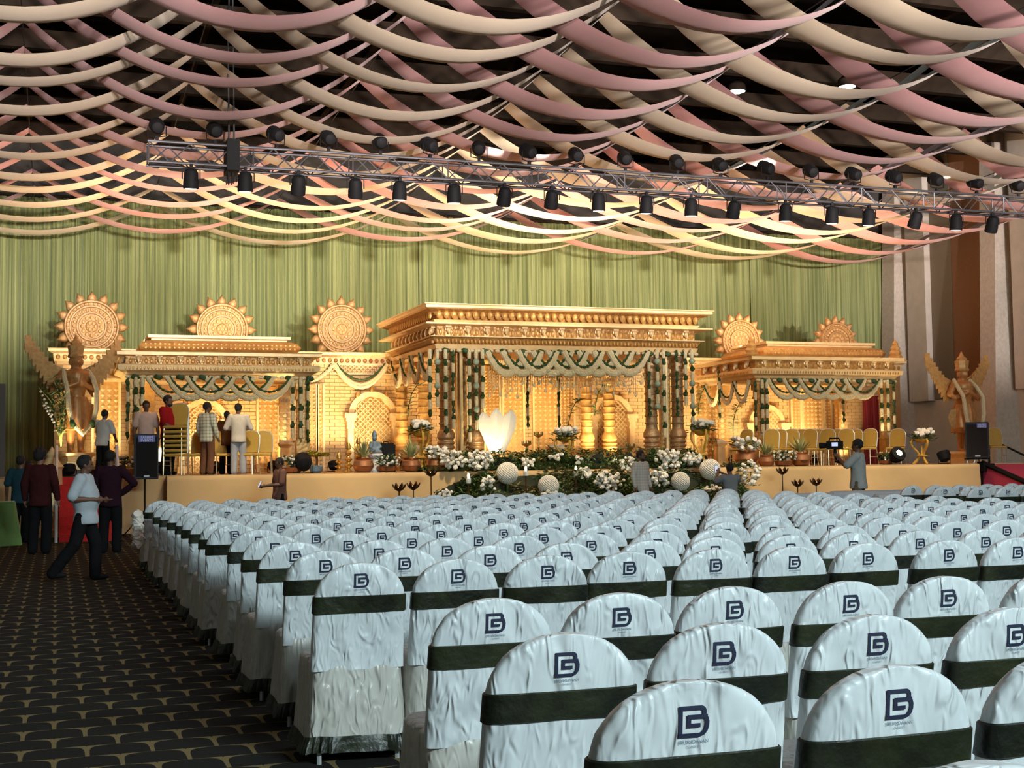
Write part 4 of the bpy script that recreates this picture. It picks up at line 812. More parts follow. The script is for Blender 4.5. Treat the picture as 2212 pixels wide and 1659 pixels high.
# stage floods: bodies with warm lamps aimed up the set
WL=M('lit_flood_lens',(1,.9,.7),.4,emit=(1,.74,.38),es=16)
FLD=[]
def flood(px,Y,tx,ty,tz,power,label,ang=95,big=1.0,lens=True):
    c=at(px,1005,Y); c.z=SZ; t=thing('stage_flood',label,'flood light',c,'flood lights on the stage floor'); d=(Vector((tx if tx is not None else c.x,ty,tz))-Vector((c.x,Y,SZ+.16))).normalized(); q=d.to_track_quat('Z','Y').to_matrix().to_4x4(); R=Matrix.Translation((c.x,Y,SZ+.17*big))@q
    MB().lathe([(.04,-.13),(.11,-.10),(.14,0),(.14,.08),(.12,.09)],(0,0,0),12).xf(Matrix.Translation((c.x,Y,SZ+.17*big))@q@Matrix.Scale(big,4)).build('housing',BLK,t); MB().lathe([(.115,.085),(.0,.095)],(0,0,0),12).xf(Matrix.Translation((c.x,Y,SZ+.17*big))@q@Matrix.Scale(big,4)).build('lens',WL if lens else DLENS,t)
    MB().tube([(c.x-.15*big,Y,SZ+.17*big),(c.x-.15*big,Y,SZ+.015),(c.x+.15*big,Y,SZ+.015),(c.x+.15*big,Y,SZ+.17*big)],.012,5).build('bracket',BLK,t)
    if power: spot('flood_beam',Vector((c.x,Y,SZ+.17*big))+d*.14*big,(tx if tx is not None else c.x,ty,tz),power*1.7,(1,.76,.42),ang,.7,.08)
for a in ((135,33.2,None,34.4,4.2,160,'behind the left statue aimed at the carved screen'),(232,32.3,None,34.5,4.0,160,'before the stepped carved screen at the left'),(345,33.4,None,37.2,3.4,200,'inside the left pavilion at its left'),(465,35.2,None,37.2,3.4,150,'inside the left pavilion before its lattice arch'),(590,35.2,None,37.2,3.4,150,'inside the left pavilion at its right'),(640,33.0,None,32.6,4.4,120,'at the foot of the right column of the left pavilion'),(720,35.6,None,37.2,4.2,190,'under the wall swag'),(800,35.6,None,37.2,3.8,160,'before the lattice arch left of the central pavilion'),(876,34.8,None,36.2,4.2,170,'at the foot of the rear left columns'),(1090,34.3,None,37.2,4.0,220,'before the middle screens, left'),(1180,34.3,None,37.2,4.0,220,'before the middle screens, right'),(1290,34.8,None,36.6,4.2,200,'between the rear right columns'),(1345,34.9,None,37.2,4.0,160,'before the brick at the right of the central pavilion'),(1520,34.8,None,37.2,4.0,170,'between the central and right pavilions'),(1585,34.4,None,37.2,3.6,160,'left of the right pavilion'),(1690,35.4,None,37.2,3.4,150,'inside the right pavilion at its left'),(1760,35.4,None,37.2,3.4,150,'inside the right pavilion in the middle'),(1845,35.4,None,37.2,3.4,120,'inside the right pavilion at its right'),(1908,32.5,None,33.2,4.4,70,'at the foot of the right column of the right pavilion')):
    flood(a[0],a[1],a[2],a[3],a[4],a[5],'warm flood light '+a[6])
flood(2040,30.9,None,31.7,3.2,70,'black flood light aimed up at the right winged statue',60,1.3); flood(1938,30.6,None,26,4.0,0,'round black lamp with a white lens at the right column of the right pavilion',60,1.5)
flood(655,30.4,None,34,3.0,0,'round black lamp beside the yellow bonsai',60,1.5,False); flood(150,31.2,None,32,3.2,90,'flood light at the feet of the left winged statue',70)
flood(1325,30.8,None,26,2.6,0,'lamp with a glaring round white lens behind the flower bank',60,1.1); flood(1290,30.8,None,26,2.6,0,'dark lamp behind the flower bank left of the glaring one',60,1.2,False); flood(1355,30.8,None,26,2.6,0,'dark lamp behind the checked shirt man',60,1.2,False)
flood(1075,31.0,None,31.7,2.2,45,'small flood light aimed up at the white petal fan',80)
# cream pedestals at the feet of the columns
for px,Y,h,lb in ((897,33.6,.62,'left of the front columns of the central pavilion'),(1196,33.4,.60,'behind the gold flower stand inside the central pavilion, left one'),(1216,33.4,.60,'behind the gold flower stand inside the central pavilion, right one'),(1556,34.6,.72,'left of the right pavilion beside an oil lamp'),(1594,34.0,.66,'left of the right pavilion beside its column'),(616,34.4,.78,'inside the left pavilion by its right column'),(342,34.2,.66,'inside the left pavilion by its left column')):
    c=at(px,1000,Y); c.z=SZ; t=thing('cream_pedestal','small cream pedestal '+lb,'pedestal',c,'cream pedestals'); MB().lathe([(.17,0),(.17,.06),(.13,.09),(.12,h-.14),(.15,h-.10),(.18,h-.05),(.18,h)],c,24,0,0,.8).build('shaft',GC,t,30); MB().lathe([(.15,h),(.15,h+.03),(.05,h+.06),(0,h+.06)],c,16).build('cap',WHITE,t)
# leaf sprigs tied to the columns
for px,py,Y,lb in ((890,850,35.6,'rear left column of the central pavilion'),(1292,850,35.7,'rear right columns of the central pavilion'),(1235,885,33.0,'screen right of the centre'),(1515,850,36.95,'carved screen between the central and right pavilions'),(1590,885,34.8,'left side of the right pavilion')):
    c=at(px,py,Y); t=thing('leaf_sprig','drooping green leaf sprig on the '+lb,'leaves',c,'leaf sprigs'); rnd=random.Random(px); P=[c+Vector((.25,0,.25)),c+Vector((.12,-.05,.22)),c,c+Vector((-.10,0,-.35)),c+Vector((-.12,0,-.65))]; MB().tube(P,.012,5).build('stem',LEAF,t); mb=MB()
    for i in range(34): q=i/34*4; a=int(q); leaf(mb,P[a].lerp(P[a+1],q-a),.20,.035,rnd,.1)
    mb.build('leaves',FOL[2],t,0)['kind']='stuff'
# ================================================================ gold banquet chairs on the stage
MUS=M('mustard_chair_cloth',(.50,.31,.05),.7,col2=(.46,.28,.045),ns=8); SILV=M('silver_chair_cover',(.62,.62,.62),.35,.4); GFR=M('pale_gold_tube',(.70,.56,.34),.3,.7)
def gold_chair(nm='gold_chair'):
    t=thing(nm,'','chair'); c=MB()
    o=[(-.20,0),(-.21,.25),(-.205,.38),(-.15,.47),(-.06,.50),(.06,.50),(.15,.47),(.205,.38),(.21,.25),(.20,0)]
    R=Matrix.Translation((0,-.02,.50))@Matrix.Rotation(math.radians(-11),4,'X')
    MB().prism(o,-.025,.025).xf(R).build('backrest',MUS,t,0)
    MB().tube([R@Vector((x*1.06,.0,z*1.02)) for x,z in o],.014,6).build('back_frame',SILV,t)
    MB().loft([[(-.20,0,.42),(.20,0,.42),(.21,-.42,.42),(-.21,-.42,.42)],[(-.21,.01,.45),(.21,.01,.45),(.22,-.43,.45),(-.22,-.43,.45)],[(-.19,-.01,.485),(.19,-.01,.485),(.20,-.41,.485),(-.20,-.41,.485)]]).build('seat',MUS,t,0)
    for sx in (-1,1):
        MB().tube([(sx*.2,-.01,.5),(sx*.205,.03,.25),(sx*.21,.09,0)],.013,6).build('leg',GFR,t); MB().tube([(sx*.2,-.40,.43),(sx*.21,-.42,0)],.013,6).build('leg',GFR,t)
        MB().tube([(sx*.205,.04,.22),(sx*.205,-.41,.22)],.009,5).build('stretcher',GFR,t)
    return t
gp=gold_chair(); first=[True]
def put_gold(px,Y,rz,label,group,dz=0):
    c=at(px,1000,Y); loc=(c.x,Y,SZ+dz)
    if first[0]: first[0]=False; o=gp; o.location=loc; o.rotation_euler=(0,0,rz); o['label']=label
    else: o=copy_tree(gp,loc,rz,label)
    o['group']=group
G1='gold chairs lined up in the right pavilion'
for i,px in enumerate((1667,1684,1710,1731,1750,1768,1788,1808,1829,1848,1880)):
    put_gold(px,31.5+(.25 if i%2 else 0),-.95+RND.uniform(-.12,.12),'mustard gold banquet chair, %s from the left in the line before the right pavilion'%ORD[i+1],G1)
put_gold(1612,31.8,-1.2,'mustard gold banquet chair left of the right pavilion column','loose gold chairs'); put_gold(1940,31.8,-.9,'mustard gold banquet chair right of the right pavilion','loose gold chairs'); put_gold(2150,31.0,-.4,'mustard gold banquet chair right of the right loudspeaker','loose gold chairs')
for i in range(7): put_gold(386,30.75,-.42,'mustard gold chair, %s from the bottom of the stack beside the man in red'%ORD[i+1],'stacked gold chairs',i*.105)
for px,Y,rz,lb in ((470,31.2,.3,'right of the man in the checked shirt'),(540,30.8,-.5,'right of the man in the white jacket'),(568,31.0,-.2,'at the right inside the left pavilion'),(432,31.4,-.5,'behind the stack of chairs')): put_gold(px,Y,rz,'mustard gold banquet chair '+lb,'loose gold chairs')
# ================================================================ loudspeakers
SPK=M('black_speaker_box',(.010,.010,.012),.55,bump=.3,bs=120); SIGN=M('purple_blue_sign',(.17,.15,.52),.5); LET=M('white_letters',(.9,.9,.93),.5); BADGE=M('silver_badge',(.6,.6,.62),.4)
def speaker(x,y,z,w,h,d,rz,label,sign):
    t=thing('loudspeaker',label,'loudspeaker',(x,y,z),'loudspeakers'); R=Matrix.Translation((x,y,z))@Matrix.Rotation(rz,4,'Z'); W=w/2
    P=[(-W,-d/2),(W,-d/2),(W*.8,d/2),(-W*.8,d/2)]
    MB().loft([[(a*.97,b*.97,0) for a,b in P],[(a,b,.02) for a,b in P],[(a*1.02,b,h*.96) for a,b in P],[(a*.98,b*.96,h) for a,b in P]]).xf(R).build('cabinet',SPK,t,0)
    MB().box(-W*.88,W*.88,-d/2-.012,-d/2+.004,.05,h*.93).xf(R).build('grille',M('black_grille',(.016,.016,.018),.5,bump=.8,bs=200,bkind='voronoi'),t,0)
    MB().box(-W*.22,W*.22,-d/2-.018,-d/2-.01,.045,.085).xf(R).build('badge',BADGE,t,0)
    sx,sw_,sz,shh=sign; MB().box(sx-sw_/2,sx+sw_/2,-d/2-.02,-d/2-.01,sz,sz+shh).xf(R).build('sign',SIGN,t,0)
    m=MB()
    for i,s_ in enumerate(('SALEEM','EVENTS')):
        v,f=text_mesh(s_,shh*.56); m.add([R@Vector((sx+p[0]*.95,-d/2-.023,sz+shh*(.54-.46*i)+p[1]*.95)) for p in v],f)
    m.build('sign_lettering',LET,t,0)
c=ground(316,1150); ls=Vector((c.x,29.2,0)); c=at(313,1035,29.2); zt2=at(313,938,29.2).z
speaker(c.x,29.2,c.z,.50,zt2-c.z,.40,.10,'black loudspeaker with a purple sign on a tripod stand before the left pavilion',(0,.34,zt2-c.z-.17,.14))
def stand(x,y,z0,z1,label,n=3):
    t=thing('speaker_stand',label,'stand',(x,y,z0),'loudspeaker stands'); MB().tube([(x,y,z0+.10),(x,y,z1)],.019,8).build('pole',BLK,t); MB().lathe([(.035,.42),(.035,.55)],(x,y,z0),10).build('collar',BLK,t)
    for k in range(n): a=2*PI*k/n+.35; MB().tube([(x+.02*math.cos(a),y+.02*math.sin(a),z0+.5),(x+.55*math.cos(a),y+.55*math.sin(a),z0+.012)],.013,6).build('leg',BLK,t)
stand(c.x,29.2,0,c.z,'black tripod stand under the left loudspeaker at the aisle')
c=at(2110,990,30.4); zt3=at(2110,912,30.4).z; speaker(c.x,30.4,c.z,.62,zt3-c.z,.45,-.55,'black loudspeaker with a pale sign at the right end of the stage',(.13,.26,zt3-c.z-.16,.12))
MB_=thing('speaker_trestle','short silver legged stand under the right loudspeaker','stand',(c.x,30.4,SZ))
for dx in (-.22,.22):
    for dy in (-.15,.15): MB().tube([(c.x+dx,30.4+dy,SZ),(c.x+dx*.8,30.4+dy,c.z-.03)],.02,6).build('leg',SILV,MB_)
MB().box(c.x-.26,c.x+.26,30.2,30.6,c.z-.03,c.z).build('top_plate',BLK,MB_,0)
# ================================================================ stairs, ramp, rails
REDS=M('red_stair_carpet',(.62,.018,.012),.85,col2=(.52,.012,.010),ns=20); PNKC=M('pink_ramp_carpet',(.62,.06,.13),.85,col2=(.55,.05,.11),ns=15)
x0,x1=at(128,1120,29).x,at(246,1120,29).x; stt=thing('red_stairs','red carpeted stairs up to the left end of the stage','stairs',((x0+x1)/2,29.5,0)); nst=8; yb=27.9; tr_=(SY+.47-yb)/nst
for i in range(nst): MB().box(x0,x1,yb+i*tr_,SY+.47,i*SZ/nst if i else 0,(i+1)*SZ/nst).build('step',REDS,stt,0)
def rail(nm,label,pts,r,mat,posts):
    t=thing(nm,label,'railing',pts[0]); MB().tube(pts,r,8).build('handrail',mat,t)
    for a,b in posts: MB().tube([a,b],r,8).build('post',mat,t)
rail('white_railing','white tube railing on the left side of the red stairs',[(x0-.06,27.7,.75),(x0-.06,30.3,1.95)],.03,WHITE,[((x0-.06,27.75,0),(x0-.06,27.75,.77)),((x0-.06,30.2,1.0),(x0-.06,30.2,1.92))])
rail('white_railing','white tube railing on the right side of the red stairs',[(x1+.10,28.6,.85),(x1+.10,30.3,1.95)],.03,WHITE,[((x1+.10,28.7,0),(x1+.10,28.7,.9)),((x1+.10,30.2,1.0),(x1+.10,30.2,1.92))])
xa=24.2; rm=thing('pink_ramp','pink carpeted ramp with black edges at the right end of the stage','ramp',(26,28.3,0))
MB().add([(xa,30.4,SZ-.03),(27.9,30.4,SZ-.03),(27.9,26.2,.02),(xa,26.2,.02),(xa,30.4,0),(27.9,30.4,0)],[(0,1,2,3)[::-1],(0,3,4),(1,5,2),(3,2,5,4)]).build('surface',PNKC,rm,0)
MB().tube([(xa,30.3,SZ+.02),(xa,26.2,.06)],.07,6).build('edge_trim',BLK,rm); MB().box(xa-.1,xa+.02,30.28,30.4,0,SZ+.05).build('corner_post',BLK,rm,0); MB().box(xa-.12,xa+.25,30.1,30.35,SZ-.22,SZ+.0).build('corner_bracket',BLK,rm,0)
MB().box(SX1,27.9,30.45,40,SZ-.15,SZ-.02).build('side_deck',TAN,rm,0)
rail('ramp_rail','dark sloping handrail beyond the right loudspeaker',[(25.4,31.6,SZ+.75),(25.4,29.0,SZ-.15)],.03,BLK,[((25.4,31.5,SZ-.05),(25.4,31.5,SZ+.72)),((25.4,29.1,.6),(25.4,29.1,SZ-.13))])
# ================================================================ lotus stands, lanterns
LOT=M('dark_bronze_lotus',(.10,.045,.02),.4,.6)
def lotus(px,py,Y,label):
    c=at(px,py,Y); t=thing('lotus_stand',label,'lotus stand',(c.x,Y,0),'bronze lotus stands'); MB().tube([(c.x,Y,0),(c.x,Y,c.z-.04)],.014,6).build('stem',LOT,t); MB().lathe([(.12,0),(.12,.02),(.02,.04)],(c.x,Y,0),10).build('base',LOT,t)
    pm=MB().loft([[(-.02,0,0),(.02,0,0),(.02,.012,0),(-.02,.012,0)],[(-.05,.07,.05),(.05,.07,.05),(.05,.085,.045),(-.05,.085,.045)],[(-.035,.13,.11),(.035,.13,.11),(.035,.14,.105),(-.035,.14,.105)],[(-.004,.16,.17),(.004,.16,.17),(.004,.165,.165),(-.004,.165,.165)]]).mesh('petal',LOT)
    for k in range(8): place('petal',pm,t,(c.x,Y,c.z-.04),(0,0,2*PI*k/8),(1.0,1.0,1))
    for k in range(4): place('petal',pm,t,(c.x,Y,c.z-.03),(0,0,2*PI*k/4+.4),(.6,.6,1.15))
    MB().ball((c.x,Y,c.z+.03),(.035,.035,.04),8,6).build('candle',M('warm_candle_glow',(.9,.6,.3),.5,emit=(1,.55,.2),es=1.2),t)
for px,py,lb in ((862,1058,'left of the pair standing lowest left of the flower bank'),(893,1055,'right of the pair standing lowest left of the flower bank'),(931,1026,'tall one just left of the flower bank'),(1690,1022,'tall one just right of the flower bank'),(1723,1049,'middle one right of the flower bank'),(1763,1046,'rightmost one before the tan skirt')): lotus(px,py,29.0,'dark bronze lotus candle stand, '+lb)
for px,py,Y,lb in ((1012,1033,28.9,'at the left of the flower bank'),(1136,1017,29.3,'between the left flower balls'),(1244,1017,29.3,'in the middle of the flower bank')):
    c=at(px,py,Y); t=thing('candle_lantern','glass candle lantern with a small flame '+lb,'lantern',c,'candle lanterns'); MB().lathe([(.05,-.12),(.06,-.10),(.06,0),(0,0)],c,10).build('candle',WHITE,t); MB().ball((c.x,c.y,c.z+.05),(.03,.03,.07),7,6).build('flame',CANDLE,t); MB().tube([(c.x,c.y,mound_z(c.x,c.y)-.3),(c.x,c.y,c.z-.11)],.02,6).build('stake',LOT,t)
# ================================================================ plants, newel, table, flat at the left
t=thing('palm_spray','spray of palm leaves and strings of white blossoms beside the left statue','plant',(at(118,960,31.6).x,31.6,SZ)); rnd=random.Random(5); B0=at(132,965,31.6)
for k,(px,py,wd) in enumerate(((84,838,.06),(92,870,.05),(112,815,.10),(124,825,.08),(104,850,.05))):
    e=at(px,py,31.5); mid=B0.lerp(e,.6)+Vector((.12,0,.15)); P=[B0,B0.lerp(mid,.5),mid,mid.lerp(e,.5)+Vector((0,0,.02)),e]; MB().tube(P,[.015,.015,.012,.01,.006],5).build('stalk',M('yellow_stalk',(.55,.45,.10),.6),t); mb=MB()
    for i in range(26):
        q=(i+4)/30*4; a=int(min(q,3.99)); p_=P[a].lerp(P[a+1],q-a); leaf(mb,p_,.22 if k>1 else .13,wd*.5,rnd,.8)
    mb.build('leaves',FOL[2] if k in (2,3) else FOL[0],t,0)['kind']='stuff'
    if k in (0,1):
        for i in range(7): place('blossom',BLO[i%3],t,P[1].lerp(e,.3+.7*i/7)+Vector((0,-.04,0)),(1,0,i),(.42,)*3)
for px,Y,lb in ((112,30.15,'left of the red stairs behind the man in maroon'),):
    c=at(px,1010,Y); t=thing('carved_newel','cream carved newel column '+lb,'column',(c.x,Y,0)); MB().lathe([(.30,0),(.30,.15),(.24,.2),(.22,.5),(.26,.55),(.22,.6),(.21,1.0),(.25,1.05),(.21,1.1),(.20,1.45),(.24,1.5),(.18,1.58),(.10,1.7),(.12,1.76),(.06,1.85),(0,1.95)],(c.x,Y,0),20,6,.05).build('shaft',GC,t); MB().lathe([(.32,0),(.32,.08)],(c.x,Y,0),16,0,0,.6).build('base',GC,t)
p0=ground(28,1180); t=thing('green_cloth_table','table under a pale green floor length cloth at the left edge','table',(-3,p0.y+.5,0)); GCL=M('pale_green_table_cloth',(.16,.34,.10),.7,col2=(.13,.29,.08),ns=2,bump=.3,bs=4,sheen=.2); zt4=at(28,1084,p0.y).z; x1=p0.x; n=40
loop=lambda q,z:[( -5.2+(x1+5.2)*i/n, p0.y-q*.06*(1+math.sin(i*1.7)),z) for i in range(n+1)]+[(x1+q*.05*(1+math.sin(j*1.9)),p0.y+j*.1,z) for j in range(1,10)]+[(-5.2,p0.y+.9,z)]
MB().loft([loop(1.6,.01),loop(1,.4),loop(.3,zt4-.03),loop(0,zt4)]).build('cloth',GCL,t,50); MB().box(-5,x1-.1,p0.y+.1,p0.y+.8,zt4-.04,zt4-.01).build('table_top',WHITE,t,0)
c=at(11,900,33); t=thing('grey_flat','tall grey standing flat at the left edge of the picture','panel',(c.x-1,33,0)); MB().box(c.x-2.4,c.x,33,33.12,0,at(8,829,33).z).build('board',M('grey_board',(.10,.095,.09),.8),t,0); MB().box(c.x-2.4,c.x-2.3,33.12,33.9,0,.08).build('brace_foot',STEEL,t,0); MB().box(c.x-.2,c.x-.1,33.12,33.9,0,.08).build('brace_foot',STEEL,t,0)
# ================================================================ sofas in the front row at the right
SOF=M('pale_grey_sofa_cloth',(.50,.53,.56),.7,col2=(.46,.49,.52),ns=3,bump=.2,bs=8)
for i,(pa,pb,py,Y) in enumerate(((1700,1800,1066,21.2),(1798,1958,1061,21.3),(1895,1975,1067,20.6))):
    a=at(pa,py,Y); b=at(pb,py,Y); z=a.z; t=thing('sofa','long pale grey sofa back, %s from the left before the stage at the right'%ORD[i+1],'sofa',((a.x+b.x)/2,Y,0),'front row sofas')
    MB().loft([[(a.x+o,Y+y0+o,zz),(b.x-o,Y+y0+o,zz),(b.x-o,Y+.16-o,zz),(a.x+o,Y+.16-o,zz)] for y0,o,zz in ((0,0,.12),(-.02,0,.5),(-.05,.0,z-.06),(-.03,.03,z-.01),(.0,.06,z))]).build('backrest',SOF,t,50)
    MB().box(a.x+.05,b.x-.05,Y+.16,Y+.75,.15,.42).build('seat',SOF,t,0)
    for q in (a.x,b.x-.16): MB().box(q,q+.16,Y+.12,Y+.78,.12,.60).build('armrest',SOF,t,0)
    for q in (a.x+.08,b.x-.08):
        for yy in (Y+.06,Y+.7): MB().tube([(q,yy,0),(q,yy,.14)],.025,6).build('foot',BLK,t)
# chandelier of blossoms: a bunch of red and white petals on the aisle chair row
c=ground(298,1200); t=thing('aisle_garland','string of white and red blossoms hanging at the aisle end of the far chair row','garland',at(298,1115,18.9)); 
for i in range(9): place('blossom',BLO[i%3],t,at(297+3*math.sin(i*2.2),1113+i*8,18.9),(1,0,i),(1.1,)*3)
MB().tube([at(297,1108,18.9),at(297,1182,18.9)],.008,4).build('string',LEAF,t)
# ================================================================ people
SKIN=M('brown_skin',(.17,.075,.042),.55,col2=(.15,.066,.037),ns=6); SKIN2=M('light_brown_skin',(.26,.125,.072),.55,col2=(.23,.11,.064),ns=6); HAIR=M('black_hair',(.008,.007,.006),.6,bump=.8,bs=80); EYE_M=M('dark_eye',(.01,.008,.008),.2)
def plaid(name,c,c2,s):
    m=M(name,c,.75); nt=m.node_tree; N=nt.nodes; L=nt.links; b=N['Principled BSDF']; tc=N.new('ShaderNodeTexCoord'); f=None
    for ax in ('X','Z'):
        wv=N.new('ShaderNodeTexWave'); wv.bands_direction=ax; wv.inputs['Scale'].default_value=s; L.new(tc.outputs['Object'],wv.inputs['Vector'])
        g=N.new('ShaderNodeMath'); g.operation='GREATER_THAN'; g.inputs[1].default_value=.68; L.new(wv.outputs['Fac'],g.inputs[0])
        if f is None: f=g.outputs[0]
        else: a=N.new('ShaderNodeMath'); a.operation='ADD'; L.new(f,a.inputs[0]); L.new(g.outputs[0],a.inputs[1]); h=N.new('ShaderNodeMath'); h.operation='MULTIPLY'; h.inputs[1].default_value=.5; L.new(a.outputs[0],h.inputs[0]); f=h.outputs[0]
    mx=N.new('ShaderNodeMix'); mx.data_type='RGBA'; mx.inputs[6].default_value=(*c,1); mx.inputs[7].default_value=(*c2,1); L.new(f,mx.inputs[0]); L.new(mx.outputs[2],b.inputs['Base Color']); return m
def cloth(name,c,k=.85): return M(name,c,.9,spec=.12,col2=tuple(q*k for q in c),ns=5,bump=.5,bs=9,bkind='crease')
def person(label,base,H,rz,shirt,pants,skin=SKIN,sleeve='short',arms=None,legs=None,head=(0,0),hair='short',beard=False,belly=0,lean=0,vox=.013,crouch=0,shoe=None):
    """local frame: faces -Y, 1.70 m tall, then scaled and turned"""
    t=thing('person',label,'person',base); k=H/(1.70-crouch); Mx=Matrix.Rotation(rz,4,'Z')@Matrix.Scale(k,4)
    dz=-crouch; hip=.93+dz
    LN=Matrix.Translation((0,0,hip))@Matrix.Rotation(lean,4,'X')@Matrix.Translation((0,0,-hip))
    up=lambda q: LN@Vector((q[0],q[1],q[2]+dz))
    A=arms or {}; AL=A.get('L',[(.255,.03,1.13),(.27,-.05,.88)]); AR=A.get('R',[(-.255,.03,1.13),(-.27,-.05,.88)])
    G=legs or {}; GL_=G.get('L',[(.105,-.02,.50),(.11,.03,.09)]); GR=G.get('R',[(-.105,-.02,.50),(-.11,.03,.09)])
    b=MB(); hy,hp=head; c0=up((0,-.01,1.585)); HR=Matrix.Translation(c0)@LN.to_3x3().to_4x4()@Matrix.Rotation(hy,4,'Z')@Matrix.Rotation(hp,4,'X')
    i0=len(b.v); b.ball((0,0,.015),(.074,.092,.105),14,10); b.ball((0,-.025,-.055),(.054,.062,.060),10,8); b.ball((0,-.094,-.022),(.014,.020,.022),6,5); b.ball((0,-.080,-.060),(.026,.014,.010),6,5)
    for s_ in (-1,1): b.ball((s_*.077,.008,-.01),(.011,.020,.030),6,5)
    b.xf(HR,i0); nk=up((0,.01,1.43)); limb(b,[nk,HR@Vector((0,.015,-.06))],[.058,.05])
    bo=up((0,0,1.18)); b.tube([up((0,0,.98)),up((0,0,1.2)),up((0,.0,1.38)),nk],[.11,.12,.10,.06],12)
    def hand(w,e,thumb):
        w,e=Vector(w),Vector(e); d=(w-e).normalized(); s_=d.cross(Vector((0,0,1))); s_=s_.normalized() if s_.length>.2 else Vector((0,1,0)); s_=Vector((0,1,0)) if abs(d.z)>.8 else s_; n=s_.cross(d)
        b.ball(w+d*.045,(.034,.036,.046),8,6)
        for j,(o,L_) in enumerate(((-.028,.062),(-.010,.075),(.010,.070),(.027,.055))):
            p0=w+d*.075+s_*o; p1=p0+d*L_*.55; p2=p1+d*L_*.35+n*.018*thumb; b.tube([p0,p1,p2],[.0105,.0095,.008],6)
        p0=w+d*.03-s_*.03; b.tube([p0,p0-s_*.028+d*.03,p0-s_*.030+d*.062],[.012,.011,.009],6)
    for s_,(el,wr) in ((1,AL),(-1,AR)):
        sh=up((s_*.185,.01,1.385)); el,wr=up(el),up(wr); limb(b,[sh,el],[.055,.043]); limb(b,[el,(el+wr)/2,wr],[.043,.038,.028]); hand(wr,el,1)
    pel=Vector((0,0,hip))
    for s_,(kn,an) in ((1,GL_),(-1,GR)):
        kn=Vector(kn); an=Vector(an); hp_=Vector((s_*.09,0,hip-.03)); limb(b,[hp_,kn,an],[.085,.058,.042])
    o=bpy.data.objects.new('body',remesh(b.xf(Mx),vox*k,3)); COL.objects.link(o); o.data.materials.append(skin); o.parent=t
    ey=MB()
    for s_ in (-1,1): ey.ball(HR@Vector((s_*.030,-.083,.004)),(.012,.008,.007),6,5)
    e_=ey.xf(Mx).mesh('eyes',EYE_M); e=bpy.data.objects.new('eyes',e_); COL.objects.link(e); e.parent=t
    # shirt
    c=MB(); bl=belly
    prof=((.77,.182,.165),(.85,.186,.165),(.95,.178,.142),(1.08,.176+bl*.4,.138+bl),(1.22,.188+bl*.2,.138+bl*.5),(1.33,.200,.125),(1.40,.185,.105),(1.455,.090,.078))
    c.loft([[up((rx_*math.copysign(abs(math.cos(a))**.8,math.cos(a)),ry_*math.sin(a)-(bl*.35 if z<1.3 else 0),z)) for a in [2*PI*j/20 for j in range(20)]] for z,rx_,ry_ in prof])
    for s_,(el,wr) in ((1,AL),(-1,AR)):
        sh=up((s_*.175,.01,1.385)); el,wr=up(el),up(wr)
        if sleeve=='short': limb(c,[sh,sh.lerp(el,.5),sh.lerp(el,.86)],[.086,.082,.078])
        else: limb(c,[sh,el,el.lerp(wr,.5),el.lerp(wr,.93)],[.084,.068,.060,.050])
    o=bpy.data.objects.new('shirt',remesh(c.xf(Mx),.016*k,3)); COL.objects.link(o); o.data.materials.append(shirt); o.parent=t
    MB().tube([HR@Vector((.0,.052,-.115))+Vector((0,0,-.02)),HR@Vector((.055,.02,-.125)),HR@Vector((.03,-.05,-.15)),HR@Vector((0,-.062,-.165)),HR@Vector((-.03,-.05,-.15)),HR@Vector((-.055,.02,-.125)),HR@Vector((0,.052,-.135))],.014,6).xf(Mx).build('collar',shirt)
    co=COL.objects[-1]; co.parent=t
    # trousers and shoes
    c=MB(); limb(c,[(0,0,hip-.02),(0,.0,hip+.06)],[.12,.12],14)
    for s_,(kn,an) in ((1,GL_),(-1,GR)):
        kn=Vector(kn); an=Vector(an); hp_=Vector((s_*.085,0,hip-.03)); limb(c,[hp_,hp_.lerp(kn,.5),kn,kn.lerp(an,.5),an+Vector((0,0,-.02))],[.102,.100,.090,.086,.084])
    o=bpy.data.objects.new('trousers',remesh(c.xf(Mx),.016*k,3)); COL.objects.link(o); o.data.materials.append(pants); o.parent=t
    for s_,(kn,an) in ((1,GL_),(-1,GR)):
        an=Vector(an); m=MB(); m.ball((an.x,an.y-.055,.045+max(0,an.z-.09)),(.046,.135,.045),12,8); m.ball((an.x,an.y+.01,.06+max(0,an.z-.09)),(.045,.06,.058),10,8); so=m.xf(Mx).build('shoe',shoe or BLK); so.parent=t
    # hair
    hb=MB(); i0=0; R_=(.086,.104,.105) if hair=='short' else (.105,.118,.118)
    n,m_=18,12; jit=.10 if hair=='short' else .28
    hb.ball((0,.018,.035),R_,n,m_,jit,base[0]); hb.v=[(x,y,z) if not (y<-.052 and z<.052) and z>-.085 else (x*.8,max(y,-.045)+.02,max(z,-.075)) for x,y,z in hb.v]
    hb.xf(HR).xf(Mx); h_=hb.build('hair',HAIR); h_.parent=t
    if beard:
        q=MB(); q.ball((0,-.035,-.085),(.056,.055,.042),12,8,.15); q.xf(HR).xf(Mx); o=q.build('beard',HAIR); o.parent=t
    return t,Mx,up
def floor_person(label,px,pyf,pyh,rz,*a,**k):
    b=ground(px,pyf); H=at(px,pyh,b.y).z; return person(label,b,H,rz,*a,**k)
def person_at(label,px,Y,pyh,rz,*a,z0=0,**k):
    c=at(px,pyh,Y); return person(label,Vector((c.x,Y,z0)),c.z-z0,rz,*a,**k)
BLKT=cloth('black_trousers',(.010,.010,.011)); 
PHONE=M('black_phone',(.015,.015,.017),.3); SCR=M('phone_screen',(.4,.45,.6),.3,emit=(.55,.6,.85),es=.9)
